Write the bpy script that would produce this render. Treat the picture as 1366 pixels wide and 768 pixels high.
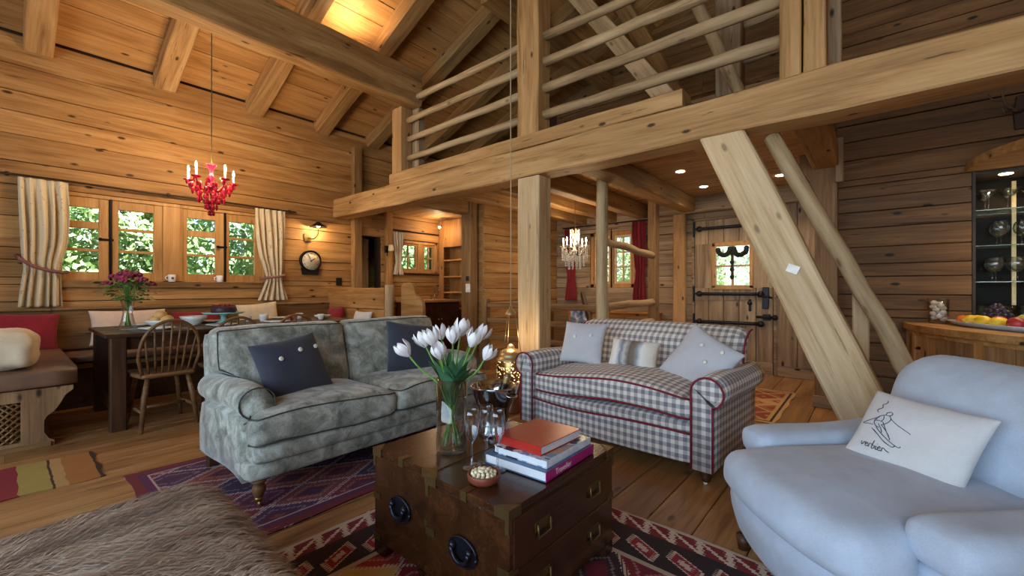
import bpy, math, random
import numpy as np
from mathutils import Vector, Matrix, noise

for _o in list(bpy.data.objects):
    bpy.data.objects.remove(_o)
SC = bpy.context.scene
COL = SC.collection
RN = random.Random(11)
PI = math.pi

# ------------------------------------------------------------------ camera, sky, sun, window light, exposure
cam_d = bpy.data.cameras.new('camera')
cam_d.sensor_width = 36.0
cam_d.lens = 36.0 * 569.0 / 1366.0
cam_d.shift_y = 1.0 / 1366.0
cam_d.clip_start = 0.05
cam = bpy.data.objects.new('camera', cam_d)
COL.objects.link(cam)
cam.location = (0, 0, 1.12)
cam.rotation_euler = (math.radians(90), 0, math.radians(40))
SC.camera = cam

SC.view_settings.view_transform = 'Standard'
SC.view_settings.look = 'None'
SC.view_settings.gamma = 1.0
SC.view_settings.use_curve_mapping = False
SC.view_settings.exposure = 0.15
SC.cycles.transparent_max_bounces = 40

world = bpy.data.worlds.new('sky')
SC.world = world
world.use_nodes = True
_n = world.node_tree.nodes
_bg = _n['Background']
_sky = _n.new('ShaderNodeTexSky')
_sky.sky_type = 'NISHITA'
_sky.sun_disc = False
_sky.sun_elevation = math.radians(70)
_sky.sun_rotation = math.radians(90)
world.node_tree.links.new(_sky.outputs[0], _bg.inputs[0])
_bg.inputs[1].default_value = 0.36


def light(name, kind, loc, energy, color=(1, 1, 1), rot=(0, 0, 0), size=None, size_y=None, radius=None, spot=None, parent=None):
    d = bpy.data.lights.new(name, kind)
    d.energy = energy
    d.color = color
    if kind == 'AREA':
        d.shape = 'RECTANGLE'
        d.size = size
        d.size_y = size_y or size
    if radius is not None:
        d.shadow_soft_size = radius
    if spot:
        d.spot_size = math.radians(spot)
        d.spot_blend = 0.6
    o = bpy.data.objects.new(name, d)
    COL.objects.link(o)
    o.location = loc
    o.rotation_euler = rot
    if parent:
        o.parent = parent
    return o


WARM = (1.0, 0.71, 0.42)
sun = light('sun', 'SUN', (0, 0, 20), 26.0, (1, 0.97, 0.90), (0, math.radians(20), 0))
sun.data.angle = math.radians(0.6)
# daylight entering through the glazed wall behind the camera
light('daylight_glazed_wall', 'AREA', (-0.6, -2.62, 1.75), 215, (0.70, 0.85, 1.0), (math.radians(90), 0, 0), 6.6, 2.7)


# ------------------------------------------------------------------ helpers
def srgb(r, g, b):
    def c(x):
        x /= 255.0
        return x / 12.92 if x <= 0.04045 else ((x + 0.055) / 1.055) ** 2.4
    return (c(r), c(g), c(b), 1.0)


class NT:
    def __init__(self, name):
        m = bpy.data.materials.new(name)
        m.use_nodes = True
        self.m = m
        self.t = m.node_tree
        self.n = self.t.nodes
        self.b = self.n['Principled BSDF']
        self.out = self.n['Material Output']

    def new(self, typ, **kw):
        x = self.n.new(typ)
        for k, v in kw.items():
            setattr(x, k, v)
        return x

    def l(self, a, b):
        self.t.links.new(a, b)

    def math(self, op, a, b=None, c=None, clamp=False):
        x = self.n.new('ShaderNodeMath')
        x.operation = op
        x.use_clamp = clamp
        for i, v in enumerate((a, b, c)):
            if v is None:
                continue
            if isinstance(v, (int, float)):
                x.inputs[i].default_value = v
            else:
                self.l(v, x.inputs[i])
        return x.outputs[0]

    def mix(self, fac, a, b, mode='MIX'):
        x = self.n.new('ShaderNodeMix')
        x.data_type = 'RGBA'
        x.blend_type = mode
        for i, v in ((0, fac), (6, a), (7, b)):
            if isinstance(v, (int, float)):
                x.inputs[i].default_value = v
            elif isinstance(v, tuple):
                x.inputs[i].default_value = v
            else:
                self.l(v, x.inputs[i])
        return x.outputs[2]

    def noise(self, vec, scale, detail=3, rough=0.55, dist=0.0):
        x = self.n.new('ShaderNodeTexNoise')
        if vec is not None:
            self.l(vec, x.inputs['Vector'])
        x.inputs['Scale'].default_value = scale
        x.inputs['Detail'].default_value = detail
        x.inputs['Roughness'].default_value = rough
        x.inputs['Distortion'].default_value = dist
        return x.outputs['Fac']

    def ramp(self, fac, stops, interp='LINEAR'):
        x = self.n.new('ShaderNodeValToRGB')
        x.color_ramp.interpolation = interp
        e = x.color_ramp.elements
        while len(e) < len(stops):
            e.new(0.5)
        for i, (p, c) in enumerate(stops):
            e[i].position = p
            e[i].color = c if len(c) == 4 else (*c, 1)
        self.l(fac, x.inputs[0])
        return x.outputs[0]

    def coord(self, kind='Object'):
        return self.n.new('ShaderNodeTexCoord').outputs[kind]

    def mapping(self, vec, scale=(1, 1, 1), loc=(0, 0, 0), rot=(0, 0, 0)):
        x = self.n.new('ShaderNodeMapping')
        self.l(vec, x.inputs[0])
        x.inputs['Location'].default_value = loc
        x.inputs['Rotation'].default_value = rot
        x.inputs['Scale'].default_value = scale
        return x.outputs[0]

    def vadd(self, a, b):
        x = self.n.new('ShaderNodeVectorMath')
        x.operation = 'ADD'
        self.l(a, x.inputs[0])
        self.l(b, x.inputs[1])
        return x.outputs[0]

    def sep(self, vec):
        x = self.n.new('ShaderNodeSeparateXYZ')
        self.l(vec, x.inputs[0])
        return x.outputs

    def bump(self, h, strength=0.2, dist=0.01):
        x = self.n.new('ShaderNodeBump')
        x.inputs['Strength'].default_value = strength
        x.inputs['Distance'].default_value = dist
        self.l(h, x.inputs['Height'])
        self.l(x.outputs[0], self.b.inputs['Normal'])

    def set(self, **kw):
        for k, v in kw.items():
            i = self.b.inputs[k.replace('_', ' ')]
            if isinstance(v, (int, float, tuple)):
                i.default_value = v
            else:
                self.l(v, i)
        return self.m


def plain(name, col, rough=0.5, metal=0.0, var=0.06, vscale=30, bump=0.0, **kw):
    """a one-colour material with slight natural variation"""
    t = NT(name)
    c = t.coord()
    n = t.noise(c, vscale, 3)
    a = tuple(max(0, x * (1 - var * 2)) for x in col[:3]) + (1,)
    b = tuple(min(1, x * (1 + var * 2)) for x in col[:3]) + (1,)
    t.set(Base_Color=t.ramp(n, [(0.3, a), (0.7, b)]), Roughness=rough, Metallic=metal)
    if bump:
        t.bump(n, bump, 0.004)
    if kw:
        t.set(**kw)
    return t.m


def wood(name, dark, mid, lite, rough=0.62, grain=1.0, knots=1.0, cracks=0.6, spec=0.35, tint=0.16, axis=0):
    """timber with the grain along one of the piece's own axes (X unless told); every piece gets its own tone"""
    t = NT(name)

    def ax(a, b):
        return tuple(a if i == axis else b for i in range(3))
    info = t.new('ShaderNodeObjectInfo')
    rnd = info.outputs['Random']
    off = t.new('ShaderNodeCombineXYZ')
    t.l(t.math('MULTIPLY', rnd, 61.0), off.inputs[0])
    t.l(t.math('MULTIPLY', rnd, 23.0), off.inputs[1])
    t.l(t.math('MULTIPLY', rnd, 37.0), off.inputs[2])
    v = t.vadd(t.coord(), off.outputs[0])
    g1 = t.noise(t.mapping(v, ax(0.9 * grain, 11 * grain)), 1.0, 5, 0.6, 0.9)
    g2 = t.noise(t.mapping(v, ax(3 * grain, 70 * grain)), 1.0, 3, 0.6, 0.3)
    g = t.math('ADD', t.math('MULTIPLY', g1, 0.68), t.math('MULTIPLY', g2, 0.32))
    col = t.ramp(g, [(0.30, dark), (0.48, mid), (0.68, lite)])
    # broad patches
    p = t.noise(t.mapping(v, ax(0.8, 2.5)), 1.0, 2)
    col = t.mix(t.math('MULTIPLY', t.ramp(p, [(0.4, (0, 0, 0)), (0.75, (1, 1, 1))]), 0.35), col, dark)
    # cracks along the grain
    cr = t.noise(t.mapping(v, ax(1.3, 26)), 1.0, 4, 0.65, 0.4)
    crm = t.ramp(cr, [(0.31, (1, 1, 1)), (0.355, (0, 0, 0))])
    cd = tuple(x * 0.22 for x in dark[:3]) + (1,)
    col = t.mix(t.math('MULTIPLY', crm, cracks), col, cd)
    # knots
    vo = t.new('ShaderNodeTexVoronoi')
    t.l(t.mapping(v, ax(3.4, 8.0)), vo.inputs['Vector'])
    vo.inputs['Scale'].default_value = 1.0
    km = t.ramp(vo.outputs['Distance'], [(0.08, (1, 1, 1)), (0.15, (0, 0, 0))])
    sel = t.math('GREATER_THAN', t.sep(vo.outputs['Color'])[0], 0.38)
    km = t.math('MULTIPLY', t.math('MULTIPLY', km, sel), knots)
    col = t.mix(km, col, tuple(x * 0.28 for x in dark[:3]) + (1,))
    hs = t.new('ShaderNodeHueSaturation')
    t.l(col, hs.inputs['Color'])
    t.l(t.math('ADD', t.math('MULTIPLY', rnd, tint * 2), 1.0 - tint), hs.inputs['Value'])
    t.set(Base_Color=hs.outputs[0], Roughness=rough)
    t.b.inputs['Specular IOR Level'].default_value = spec
    t.bump(t.math('SUBTRACT', g, t.math('MULTIPLY', crm, 0.5)), 0.35, 0.006)
    return t.m


class MB:
    """collects geometry; build() links it as ONE mesh object"""
    def __init__(self):
        self.v, self.f, self.s, self.mi = [], [], [], []
        self.cur = 0

    def add(self, vs, fs, smooth=True):
        o = len(self.v)
        self.v += [tuple(p) for p in vs]
        for q in fs:
            self.f.append(tuple(i + o for i in q))
            self.s.append(smooth)
            self.mi.append(self.cur)

    def box(self, x0, x1, y0, y1, z0, z1, bev=0.0, smooth=False):
        if bev <= 0:
            vs = [(x, y, z) for x in (x0, x1) for y in (y0, y1) for z in (z0, z1)]
            self.add(vs, [(0, 1, 3, 2), (4, 6, 7, 5), (0, 4, 5, 1), (2, 3, 7, 6), (0, 2, 6, 4), (1, 5, 7, 3)], smooth)
            return self
        b = min(bev, (x1 - x0) * .49, (y1 - y0) * .49, (z1 - z0) * .49)
        vs, ix = [], {}
        X, Y, Z = (x0, x1), (y0, y1), (z0, z1)
        for i in (0, 1):
            for j in (0, 1):
                for k in (0, 1):
                    bx, by, bz = (b, -b)[i], (b, -b)[j], (b, -b)[k]
                    for a in range(3):
                        p = [X[i] + bx, Y[j] + by, Z[k] + bz]
                        p[a] = (X[i], Y[j], Z[k])[a]
                        ix[i, j, k, a] = len(vs)
                        vs.append(p)
        fs = []
        for i in (0, 1):
            fs.append([ix[i, 0, 0, 0], ix[i, 1, 0, 0], ix[i, 1, 1, 0], ix[i, 0, 1, 0]])
            fs.append([ix[0, i, 0, 1], ix[1, i, 0, 1], ix[1, i, 1, 1], ix[0, i, 1, 1]])
            fs.append([ix[0, 0, i, 2], ix[1, 0, i, 2], ix[1, 1, i, 2], ix[0, 1, i, 2]])
            for j in (0, 1):
                fs.append([ix[0, i, j, 1], ix[1, i, j, 1], ix[1, i, j, 2], ix[0, i, j, 2]])
                fs.append([ix[i, 0, j, 0], ix[i, 1, j, 0], ix[i, 1, j, 2], ix[i, 0, j, 2]])
                fs.append([ix[i, j, 0, 0], ix[i, j, 1, 0], ix[i, j, 1, 1], ix[i, j, 0, 1]])
                for k in (0, 1):
                    fs.append([ix[i, j, k, 0], ix[i, j, k, 1], ix[i, j, k, 2]])
        self.add(vs, fs, smooth)
        return self

    def rings(self, rings, closed=True, cap=True, smooth=True):
        n = len(rings[0])
        vs = [p for r in rings for p in r]
        fs = []
        for i in range(len(rings) - 1):
            for j in range(n if closed else n - 1):
                k = (j + 1) % n
                fs.append((i * n + j, i * n + k, (i + 1) * n + k, (i + 1) * n + j))
        if cap:
            fs.append(tuple(range(n - 1, -1, -1)))
            fs.append(tuple((len(rings) - 1) * n + j for j in range(n)))
        self.add(vs, fs, smooth)
        return self

    def tube(self, pts, r, n=8, cap=True, squash=None):
        pts = [Vector(p) for p in pts]
        rs = r if isinstance(r, (list, tuple)) else [r] * len(pts)
        rings, up = [], None
        for i, p in enumerate(pts):
            d = (pts[min(i + 1, len(pts) - 1)] - pts[max(i - 1, 0)]).normalized()
            if up is None:
                up = Vector((0, 0, 1)) if abs(d.z) < 0.9 else Vector((1, 0, 0))
            a = d.cross(up).normalized()
            up = a.cross(d).normalized()
            sq = squash or 1.0
            rings.append([p + (a * math.cos(2 * PI * k / n) * rs[i] + up * math.sin(2 * PI * k / n) * rs[i] * sq) for k in range(n)])
        return self.rings(rings, True, cap)

    def lathe(self, prof, n=16, c=(0, 0, 0), cap=True, smooth=True):
        rings = [[(c[0] + r * math.cos(2 * PI * k / n), c[1] + r * math.sin(2 * PI * k / n), c[2] + z) for k in range(n)] for r, z in prof]
        return self.rings(rings, True, cap, smooth)

    def sphere(self, c, r, n=10, m=6, sc=(1, 1, 1)):
        rings = []
        for i in range(m + 1):
            a = PI * (0.02 + 0.96 * i / m)
            rings.append([(c[0] + sc[0] * r * math.sin(a) * math.cos(2 * PI * k / n), c[1] + sc[1] * r * math.sin(a) * math.sin(2 * PI * k / n), c[2] - sc[2] * r * math.cos(a)) for k in range(n)])
        return self.rings(rings)

    def prism(self, poly, plane, a, b, smooth=False):
        """poly in plane 'xy','xz','yz'; extruded from a to b along the third axis"""
        def P(p, w):
            return {'xy': (p[0], p[1], w), 'xz': (p[0], w, p[1]), 'yz': (w, p[0], p[1])}[plane]
        n = len(poly)
        vs = [P(p, a) for p in poly] + [P(p, b) for p in poly]
        fs = [tuple(range(n))[::-1], tuple(range(n, 2 * n))] + [(i, (i + 1) % n, n + (i + 1) % n, n + i) for i in range(n)]
        self.add(vs, fs, smooth)
        return self

    def softbox(self, x0, x1, y0, y1, z0, z1, r, n=8, fn=None):
        """box with round edges, faces divided n times; fn bends each point"""
        c = Vector(((x0 + x1) / 2, (y0 + y1) / 2, (z0 + z1) / 2))
        h = Vector(((x1 - x0) / 2, (y1 - y0) / 2, (z1 - z0) / 2))
        r = min(r, h.x * .999, h.y * .999, h.z * .999)
        vs, fs, ix = [], [], {}

        def vert(i, j, k):
            key = (i, j, k)
            if key not in ix:
                # spacing crowded towards the edges
                q = []
                for a, hh in zip(key, h):
                    s = 2 * a / n - 1
                    e = r / hh
                    s2 = math.copysign(abs(s) ** 0.75 if abs(s) < 1 else 1, s)
                    q.append(s2 * hh)
                q = Vector(q)
                inner = Vector([max(-hh + r, min(hh - r, a)) for a, hh in zip(q, h)])
                d = q - inner
                p = inner + (d.normalized() * r if d.length > 1e-9 else d)
                p = c + p
                if fn:
                    p = Vector(fn(p.x, p.y, p.z))
                ix[key] = len(vs)
                vs.append(tuple(p))
            return ix[key]
        for i in range(n):
            for j in range(n):
                for k in (0, n):
                    q = [vert(i, j, k), vert(i + 1, j, k), vert(i + 1, j + 1, k), vert(i, j + 1, k)]
                    fs.append(q if k else q[::-1])
                    q = [vert(i, k, j), vert(i + 1, k, j), vert(i + 1, k, j + 1), vert(i, k, j + 1)]
                    fs.append(q[::-1] if k else q)
                    q = [vert(k, i, j), vert(k, i + 1, j), vert(k, i + 1, j + 1), vert(k, i, j + 1)]
                    fs.append(q if k else q[::-1])
        self.add(vs, fs, True)
        return self

    def move(self, mat, start=0):
        for i in range(start, len(self.v)):
            self.v[i] = tuple(mat @ Vector(self.v[i]))
        return self

    def build(self, name, mats, parent=None, loc=(0, 0, 0), rot=(0, 0, 0), fix=True):
        me = bpy.data.meshes.new(name)
        me.from_pydata(self.v, [], self.f)
        if not isinstance(mats, (list, tuple)):
            mats = [mats]
        for m in mats:
            me.materials.append(m)
        me.polygons.foreach_set('use_smooth', self.s)
        if len(mats) > 1:
            me.polygons.foreach_set('material_index', self.mi)
        if fix:
            import bmesh
            bm = bmesh.new()
            bm.from_mesh(me)
            bmesh.ops.recalc_face_normals(bm, faces=bm.faces)
            bm.to_mesh(me)
            bm.free()
        me.update()
        o = bpy.data.objects.new(name, me)
        COL.objects.link(o)
        o.location = loc
        o.rotation_euler = rot
        if parent:
            o.parent = parent
        return o


def tag(o, label, cat, group=None):
    o['label'] = label
    o['category'] = cat
    if group:
        o['group'] = group
    return o


def struct(o):
    o['kind'] = 'structure'
    return o


def thing(name, label, cat, loc=(0, 0, 0), rz=0.0, group=None, parent=None):
    o = bpy.data.objects.new(name, None)
    o.empty_display_size = 0.1
    COL.objects.link(o)
    o.location = loc
    o.rotation_euler = (0, 0, rz)
    return tag(o, label, cat, group)


def dup(root, loc, rz=None, label=None):
    r = root.copy()
    COL.objects.link(r)
    r.location = loc
    if rz is not None:
        r.rotation_euler = (0, 0, rz)
    if label:
        r['label'] = label
    for ch in list(root.children):
        c = ch.copy()
        COL.objects.link(c)
        c.parent = r
        for g in list(ch.children):
            d = g.copy()
            COL.objects.link(d)
            d.parent = c
    return r


def beam(name, p0, p1, w, h, mat, parent=None, up=(0, 0, 1), cham=0.008, rough=0.004, seg=None, taper=1.0, level=False):
    """squared timber from p0 to p1 (axis at the centre); own X axis along its length"""
    p0, p1 = Vector(p0), Vector(p1)
    L = (p1 - p0).length
    ax = (p1 - p0).normalized()
    upv = Vector(up)
    if abs(ax.dot(upv)) > 0.98:
        upv = Vector((0, 1, 0))
    ay = upv.cross(ax).normalized()
    az = ax.cross(ay).normalized()
    if seg is None:
        seg = max(1, min(14, int(L / 0.35))) if rough > 0 else 1
    b = cham
    rings = []
    for i in range(seg + 1):
        s = i / seg
        k = 1 + (taper - 1) * s
        ww, hh = w / 2 * k, h / 2 * k
        if rough and 0 < i < seg:
            ww += RN.uniform(-rough, rough)
            hh += RN.uniform(-rough, rough)
        oy = RN.uniform(-rough, rough) * .6 if 0 < i < seg else 0
        x = L * s
        pr = [(-ww + b, -hh), (ww - b, -hh), (ww, -hh + b), (ww, hh - b), (ww - b, hh), (-ww + b, hh), (-ww, hh - b), (-ww, -hh + b)]
        k2 = -az.z / ax.z if level and i in (0, seg) else 0.0
        rings.append([(x + k2 * z, y + oy, z) for y, z in pr])
    m = MB().rings(rings, smooth=False)
    o = m.build(name, mat, parent)
    M = Matrix((ax, ay, az)).transposed().to_4x4()
    M.translation = p0
    o.matrix_basis = M
    return o


def log(name, p0, p1, r0, r1, mat, parent=None, n=10, wob=0.012, seg=8):
    p0, p1 = Vector(p0), Vector(p1)
    L = (p1 - p0).length
    ax = (p1 - p0).normalized()
    upv = Vector((0, 0, 1)) if abs(ax.z) < .95 else Vector((0, 1, 0))
    ay = upv.cross(ax).normalized()
    az = ax.cross(ay).normalized()
    pts, rs = [], []
    for i in range(seg + 1):
        s = i / seg
        e = math.sin(PI * s)
        pts.append((L * s, RN.uniform(-wob, wob) * e, RN.uniform(-wob, wob) * e))
        rs.append((r0 + (r1 - r0) * s) * RN.uniform(.94, 1.06))
    o = MB().tube(pts, rs, n).build(name, mat, parent)
    M = Matrix((ax, ay, az)).transposed().to_4x4()
    M.translation = p0
    o.matrix_basis = M
    return o


def plank_wall(parent, axis, at, u0, u1, z0, z1, holes, mat, th=0.03, face=1, rows=0.2, lens=2.6, top=None, name='plank', rnd=None):
    """horizontal boards as children of a wall. axis 'x': wall runs along X at Y=at; 'y': runs along Y at X=at.
    face = side (+1/-1) the boards stand proud on; top(u) = slanting top limit"""
    rn = rnd or RN
    zs = [z0]
    while zs[-1] < z1 - 0.08:
        zs.append(min(z1, zs[-1] + rows * rn.uniform(0.75, 1.3)))
    for h in holes:
        zs += [h[2], h[3]]
    zs = sorted(z for z in zs if z0 <= z <= z1)
    cl = [zs[0]]
    hz = {h[2] for h in holes} | {h[3] for h in holes}
    for z in zs[1:]:
        if z - cl[-1] < 0.06:
            if z in hz:
                cl[-1] = z
        else:
            cl.append(z)
    for za, zb in zip(cl, cl[1:]):
        iv = [(u0, u1)]
        for h in holes:
            if h[2] < zb - 0.01 and h[3] > za + 0.01:
                nv = []
                for a, b in iv:
                    if h[1] <= a or h[0] >= b:
                        nv.append((a, b))
                    else:
                        if h[0] - a > 0.02:
                            nv.append((a, h[0]))
                        if b - h[1] > 0.02:
                            nv.append((h[1], b))
                iv = nv
        for a, b in iv:
            cuts = [a]
            while b - cuts[-1] > lens * 1.4:
                cuts.append(cuts[-1] + lens * rn.uniform(0.6, 1.3))
            cuts.append(b)
            for c, d in zip(cuts, cuts[1:]):
                t = th * rn.uniform(0.75, 1.25)
                off = at + face * t / 2
                zm, hh = (za + zb) / 2, zb - za - 0.006
                g = 0.0015
                if axis == 'x':
                    beam(name, (c + g, off, zm), (d - g, off, zm), t, hh, mat, parent, cham=0.004, rough=0.0015)
                else:
                    beam(name, (off, c + g, zm), (off, d - g, zm), t, hh, mat, parent, cham=0.004, rough=0.0015)


# ------------------------------------------------------------------ materials
W_WALL = wood('wood_warm_wall', srgb(118, 78, 38), srgb(168, 122, 68), srgb(198, 156, 100), tint=0.09, cracks=.5)
W_ROOF = wood('wood_roof_board', srgb(140, 96, 50), srgb(184, 136, 80), srgb(208, 164, 106), tint=0.10, cracks=.35)
W_BEAM = wood('wood_hewn_beam', srgb(118, 84, 48), srgb(178, 138, 88), srgb(206, 170, 120), grain=.8, cracks=.8, tint=.05)
W_TIE = wood('wood_tie_beam', srgb(104, 74, 40), srgb(150, 112, 66), srgb(188, 152, 100), grain=.8, tint=.05)
W_PALE = wood('wood_pale_brace', srgb(156, 126, 88), srgb(204, 176, 134), srgb(226, 204, 168), grain=.8, knots=.6, cracks=.5, tint=.05)
W_GREY = wood('wood_weathered', srgb(96, 78, 58), srgb(150, 126, 98), srgb(184, 162, 132), tint=.14)
W_BAR = wood('wood_brown_wall', srgb(68, 46, 25), srgb(112, 79, 45), srgb(142, 105, 63), tint=.16, cracks=.8)
W_FLOOR = wood('wood_floor_board', srgb(100, 68, 38), srgb(154, 111, 66), srgb(186, 143, 94), rough=.32, cracks=.25, knots=.7, spec=.5, tint=.14)
W_FRAME = wood('wood_window_frame', srgb(150, 102, 52), srgb(186, 138, 80), srgb(204, 160, 102), rough=.5, knots=.5, cracks=.1, tint=.05, axis=2)
W_DARK = wood('wood_dark_table', srgb(34, 20, 12), srgb(62, 38, 22), srgb(88, 56, 34), rough=.42, knots=.3, tint=.06)
W_CHEST = wood('wood_chest', srgb(34, 18, 9), srgb(60, 34, 17), srgb(84, 50, 26), rough=.24, knots=.15, cracks=.15, spec=.55, tint=.04, axis=1)
W_CHAIR = wood('wood_chair', srgb(62, 42, 24), srgb(112, 80, 48), srgb(146, 108, 68), rough=.45, knots=.2, tint=.1)
W_ORANGE = wood('wood_orange_panel', srgb(120, 70, 30), srgb(172, 112, 58), srgb(198, 140, 80), tint=.08, cracks=.2)
W_LOG = wood('wood_barkless_log', srgb(112, 88, 60), srgb(174, 148, 110), srgb(204, 182, 144), grain=.9, cracks=.5, knots=.6, tint=.1)
W_BENCH = wood('wood_bench', srgb(84, 60, 34), srgb(134, 100, 60), srgb(166, 130, 84), tint=.08)
W_BENCHY = wood('wood_bench_long', srgb(84, 60, 34), srgb(134, 100, 60), srgb(166, 130, 84), tint=.08, axis=1)
W_UP = wood('wood_upright_panel', srgb(116, 76, 36), srgb(164, 114, 62), srgb(190, 142, 86), tint=.08, axis=2)
W_GREYUP = wood('wood_weathered_upright', srgb(92, 66, 42), srgb(142, 108, 72), srgb(172, 138, 98), tint=.14, axis=2)
M_BACK = plain('wall_backing', srgb(60, 40, 22), .9)
M_IRON = plain('wrought_iron', srgb(40, 42, 48), .45, .7, bump=.3)
M_BLACK = plain('black_metal', srgb(18, 17, 16), .4, .5)
M_BRASS = plain('aged_brass', srgb(184, 160, 116), .42, .85)
M_WHITE = plain('white_china', srgb(232, 230, 224), .22)


def glass(name, col=(1, 1, 1, 1), rough=0.0, ior=1.45):
    t = NT(name)
    t.set(Base_Color=col, Roughness=rough, IOR=ior)
    t.b.inputs['Transmission Weight'].default_value = 1.0
    return t.m


def pane_mat(name, ior=.35, col=(0.93, 0.96, 0.95, 1), base=.04):
    """thin window glass: lets light straight through, with a faint mirror"""
    t = NT(name)
    tr = t.new('ShaderNodeBsdfTransparent')
    tr.inputs[0].default_value = col
    gl = t.new('ShaderNodeBsdfGlossy')
    gl.inputs['Roughness'].default_value = 0.02
    mx = t.new('ShaderNodeMixShader')
    fr = t.new('ShaderNodeLayerWeight')
    fr.inputs[0].default_value = .5
    t.l(t.math('ADD', t.math('MULTIPLY', t.math('POWER', fr.outputs['Facing'], 2.2), ior), base), mx.inputs[0])
    t.l(tr.outputs[0], mx.inputs[1])
    t.l(gl.outputs[0], mx.inputs[2])
    t.l(mx.outputs[0], t.out.inputs[0])
    return t.m


M_PANE = pane_mat('window_glass')
M_GLASS = pane_mat('clear_glass', .95, (.965, .975, .975, 1))


def emit(name, col, s):
    t = NT(name)
    t.set(Base_Color=(0.9, 0.85, 0.7, 1))
    t.b.inputs['Emission Color'].default_value = (*col, 1)
    t.b.inputs['Emission Strength'].default_value = s
    return t.m


M_BULB = emit('lit_bulb', (1.0, 0.72, 0.38), 30)
M_SPOT = emit('lit_spot', (1.0, 0.82, 0.52), 14)

# ------------------------------------------------------------------ the setting
ROOF0, SL = 3.60, 0.39          # roof height at the left wall (X=-6.3) and slope
XL, XR, YF, YB, YBAR, XP = -6.3, 3.5, -2.6, 6.4, 5.2, -0.24
XRIDGE = 0.3


def roof_z(x):
    return ROOF0 + SL * (min(x, 2 * XRIDGE - x) - XL)


# floor boards run along Y
floor = struct(MB().box(XL - .3, XR + .3, YF - .3, YB + .3, -0.12, -0.025).build('floor', M_BACK))
x = XL
while x < XR:
    w = RN.uniform(0.2, 0.3)
    x2 = min(x + w, XR)
    y = YF - RN.uniform(0, 2.5)
    while y < YB:
        y2 = y + RN.uniform(2.6, 4.6)
        a, b = max(y, YF), min(y2, YB)
        if b - a > 0.05:
            beam('floor_board', ((x + x2) / 2, a + .001, -0.015), ((x + x2) / 2, b - .001, -0.015), x2 - x - 0.005, 0.03, W_FLOOR, floor, cham=.003, rough=0)
        y = y2
    x = x2

# left wall with the dining windows and the kitchen windows
wall_left_holes = [(0.30, 2.28, 1.16, 2.12), (3.67, 4.07, 0.0, 1.97), (4.40, 5.28, 1.40, 1.98)]
bm_ = MB()
for a, b, c, d in ((YF, .315, 0, 3.6), (2.265, 3.66, 0, 3.6), (.315, 2.265, 0, 1.18), (.315, 2.265, 2.1, 3.6), (3.66, 4.08, 1.98, 3.6), (4.08, 4.42, 0, 3.6), (4.42, 5.26, 0, 1.42), (4.42, 5.26, 1.96, 3.6), (5.26, YB + .3, 0, 3.6)):
    bm_.box(XL - .2, XL - .002, a, b, c, d)
wall_left = struct(bm_.build('wall_left', M_BACK))
plank_wall(wall_left, 'y', XL, YF, YB, 0, 3.63, wall_left_holes, W_WALL, th=.03, face=1, rows=.24, lens=9.0)

# back wall with the entrance door
wall_back_holes = [(-3.62, -2.84, 1.14, 2.05), (-1.96, -0.92, 0.0, 2.12)]
bm_ = MB()
for a, b, c, d in ((XL - .2, -3.59, 0, 6.2), (-3.59, -2.87, 0, 1.17), (-3.59, -2.87, 2.02, 6.2), (-2.87, -1.945, 0, 6.2), (-1.945, -.935, 2.1, 6.2), (-.935, 1.0, 0, 6.2)):
    bm_.box(a, b, YB + .002, YB + .2, c, d)
wall_back = struct(bm_.build('wall_back', M_BACK))
plank_wall(wall_back, 'x', YB, -4.3, XP, 0, 2.5, wall_back_holes, W_GREY, th=.03, face=-1, rows=.19)
plank_wall(wall_back, 'x', YB, -4.3, XP, 2.55, 6.0, [], W_BENCH, th=.03, face=-1, rows=.22)

# right-hand bar wall (nearer than the door wall), with its niche
NX0, NX1, NZ0, NZ1 = 0.65, 2.75, 0.86, 2.09
bm_ = MB()
for a, b, c, d in ((XP, NX0 - .02, 0, 6.2), (NX1 + .02, XR + .2, 0, 6.2), (NX0 - .02, NX1 + .02, 0, NZ0 - .02), (NX0 - .02, NX1 + .02, NZ1 + .02, 6.2)):
    bm_.box(a, b, YBAR + .002, YBAR + .45, c, d)
wall_right = struct(bm_.build('wall_right', M_BACK))
plank_wall(wall_right, 'x', YBAR, XP, XR, 0, 5.9, [(NX0, NX1, NZ0, NZ1)], W_BAR, th=.03, face=-1, rows=.15, lens=3.4)

# wall beside the stairwell (seen between the posts), open kitchen beyond
wall_stairwell = struct(MB().box(-4.46, -4.33, 4.5, YB, 0, 2.42).build('wall_stairwell', W_WALL))
plank_wall(wall_stairwell, 'y', -4.33, 4.5, YB - .03, 0, 2.4, [], W_WALL, th=.03, face=1, rows=.2)

# walls behind the camera with their glazed openings
bm_ = MB()
for a, b, c, d in ((XL - .2, -4.0, 0, 6.2), (2.8, XR + .2, 0, 6.2), (-4.0, 2.8, 0, .35), (-4.0, 2.8, 3.15, 6.2)):
    bm_.box(a, b, YF - .2, YF, c, d)
wall_front = struct(bm_.build('wall_front', W_WALL))
bm_ = MB()
for a, b, c, d in ((-4.0, -3.9, .35, 3.15), (2.7, 2.8, .35, 3.15), (-3.9, 2.7, .35, .45), (-3.9, 2.7, 3.05, 3.15)):
    bm_.box(a, b, YF - .12, YF + .03, c, d)
window_4 = struct(bm_.build('window_4', W_FRAME))
for k in range(1, 5):
    MB().box(-3.9 + k * 1.32 - .04, -3.9 + k * 1.32 + .04, YF - .01, YF + .03, .45, 3.05).build('mullion', W_FRAME, window_4)
for k in range(5):
    MB().box(-3.9 + k * 1.32 + (.04 if k else 0), -3.9 + (k + 1) * 1.32 - (.04 if k < 4 else 0), YF - .11, YF - .105, .45, 3.05).build('pane', M_PANE, window_4)
bm_ = MB()
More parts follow.
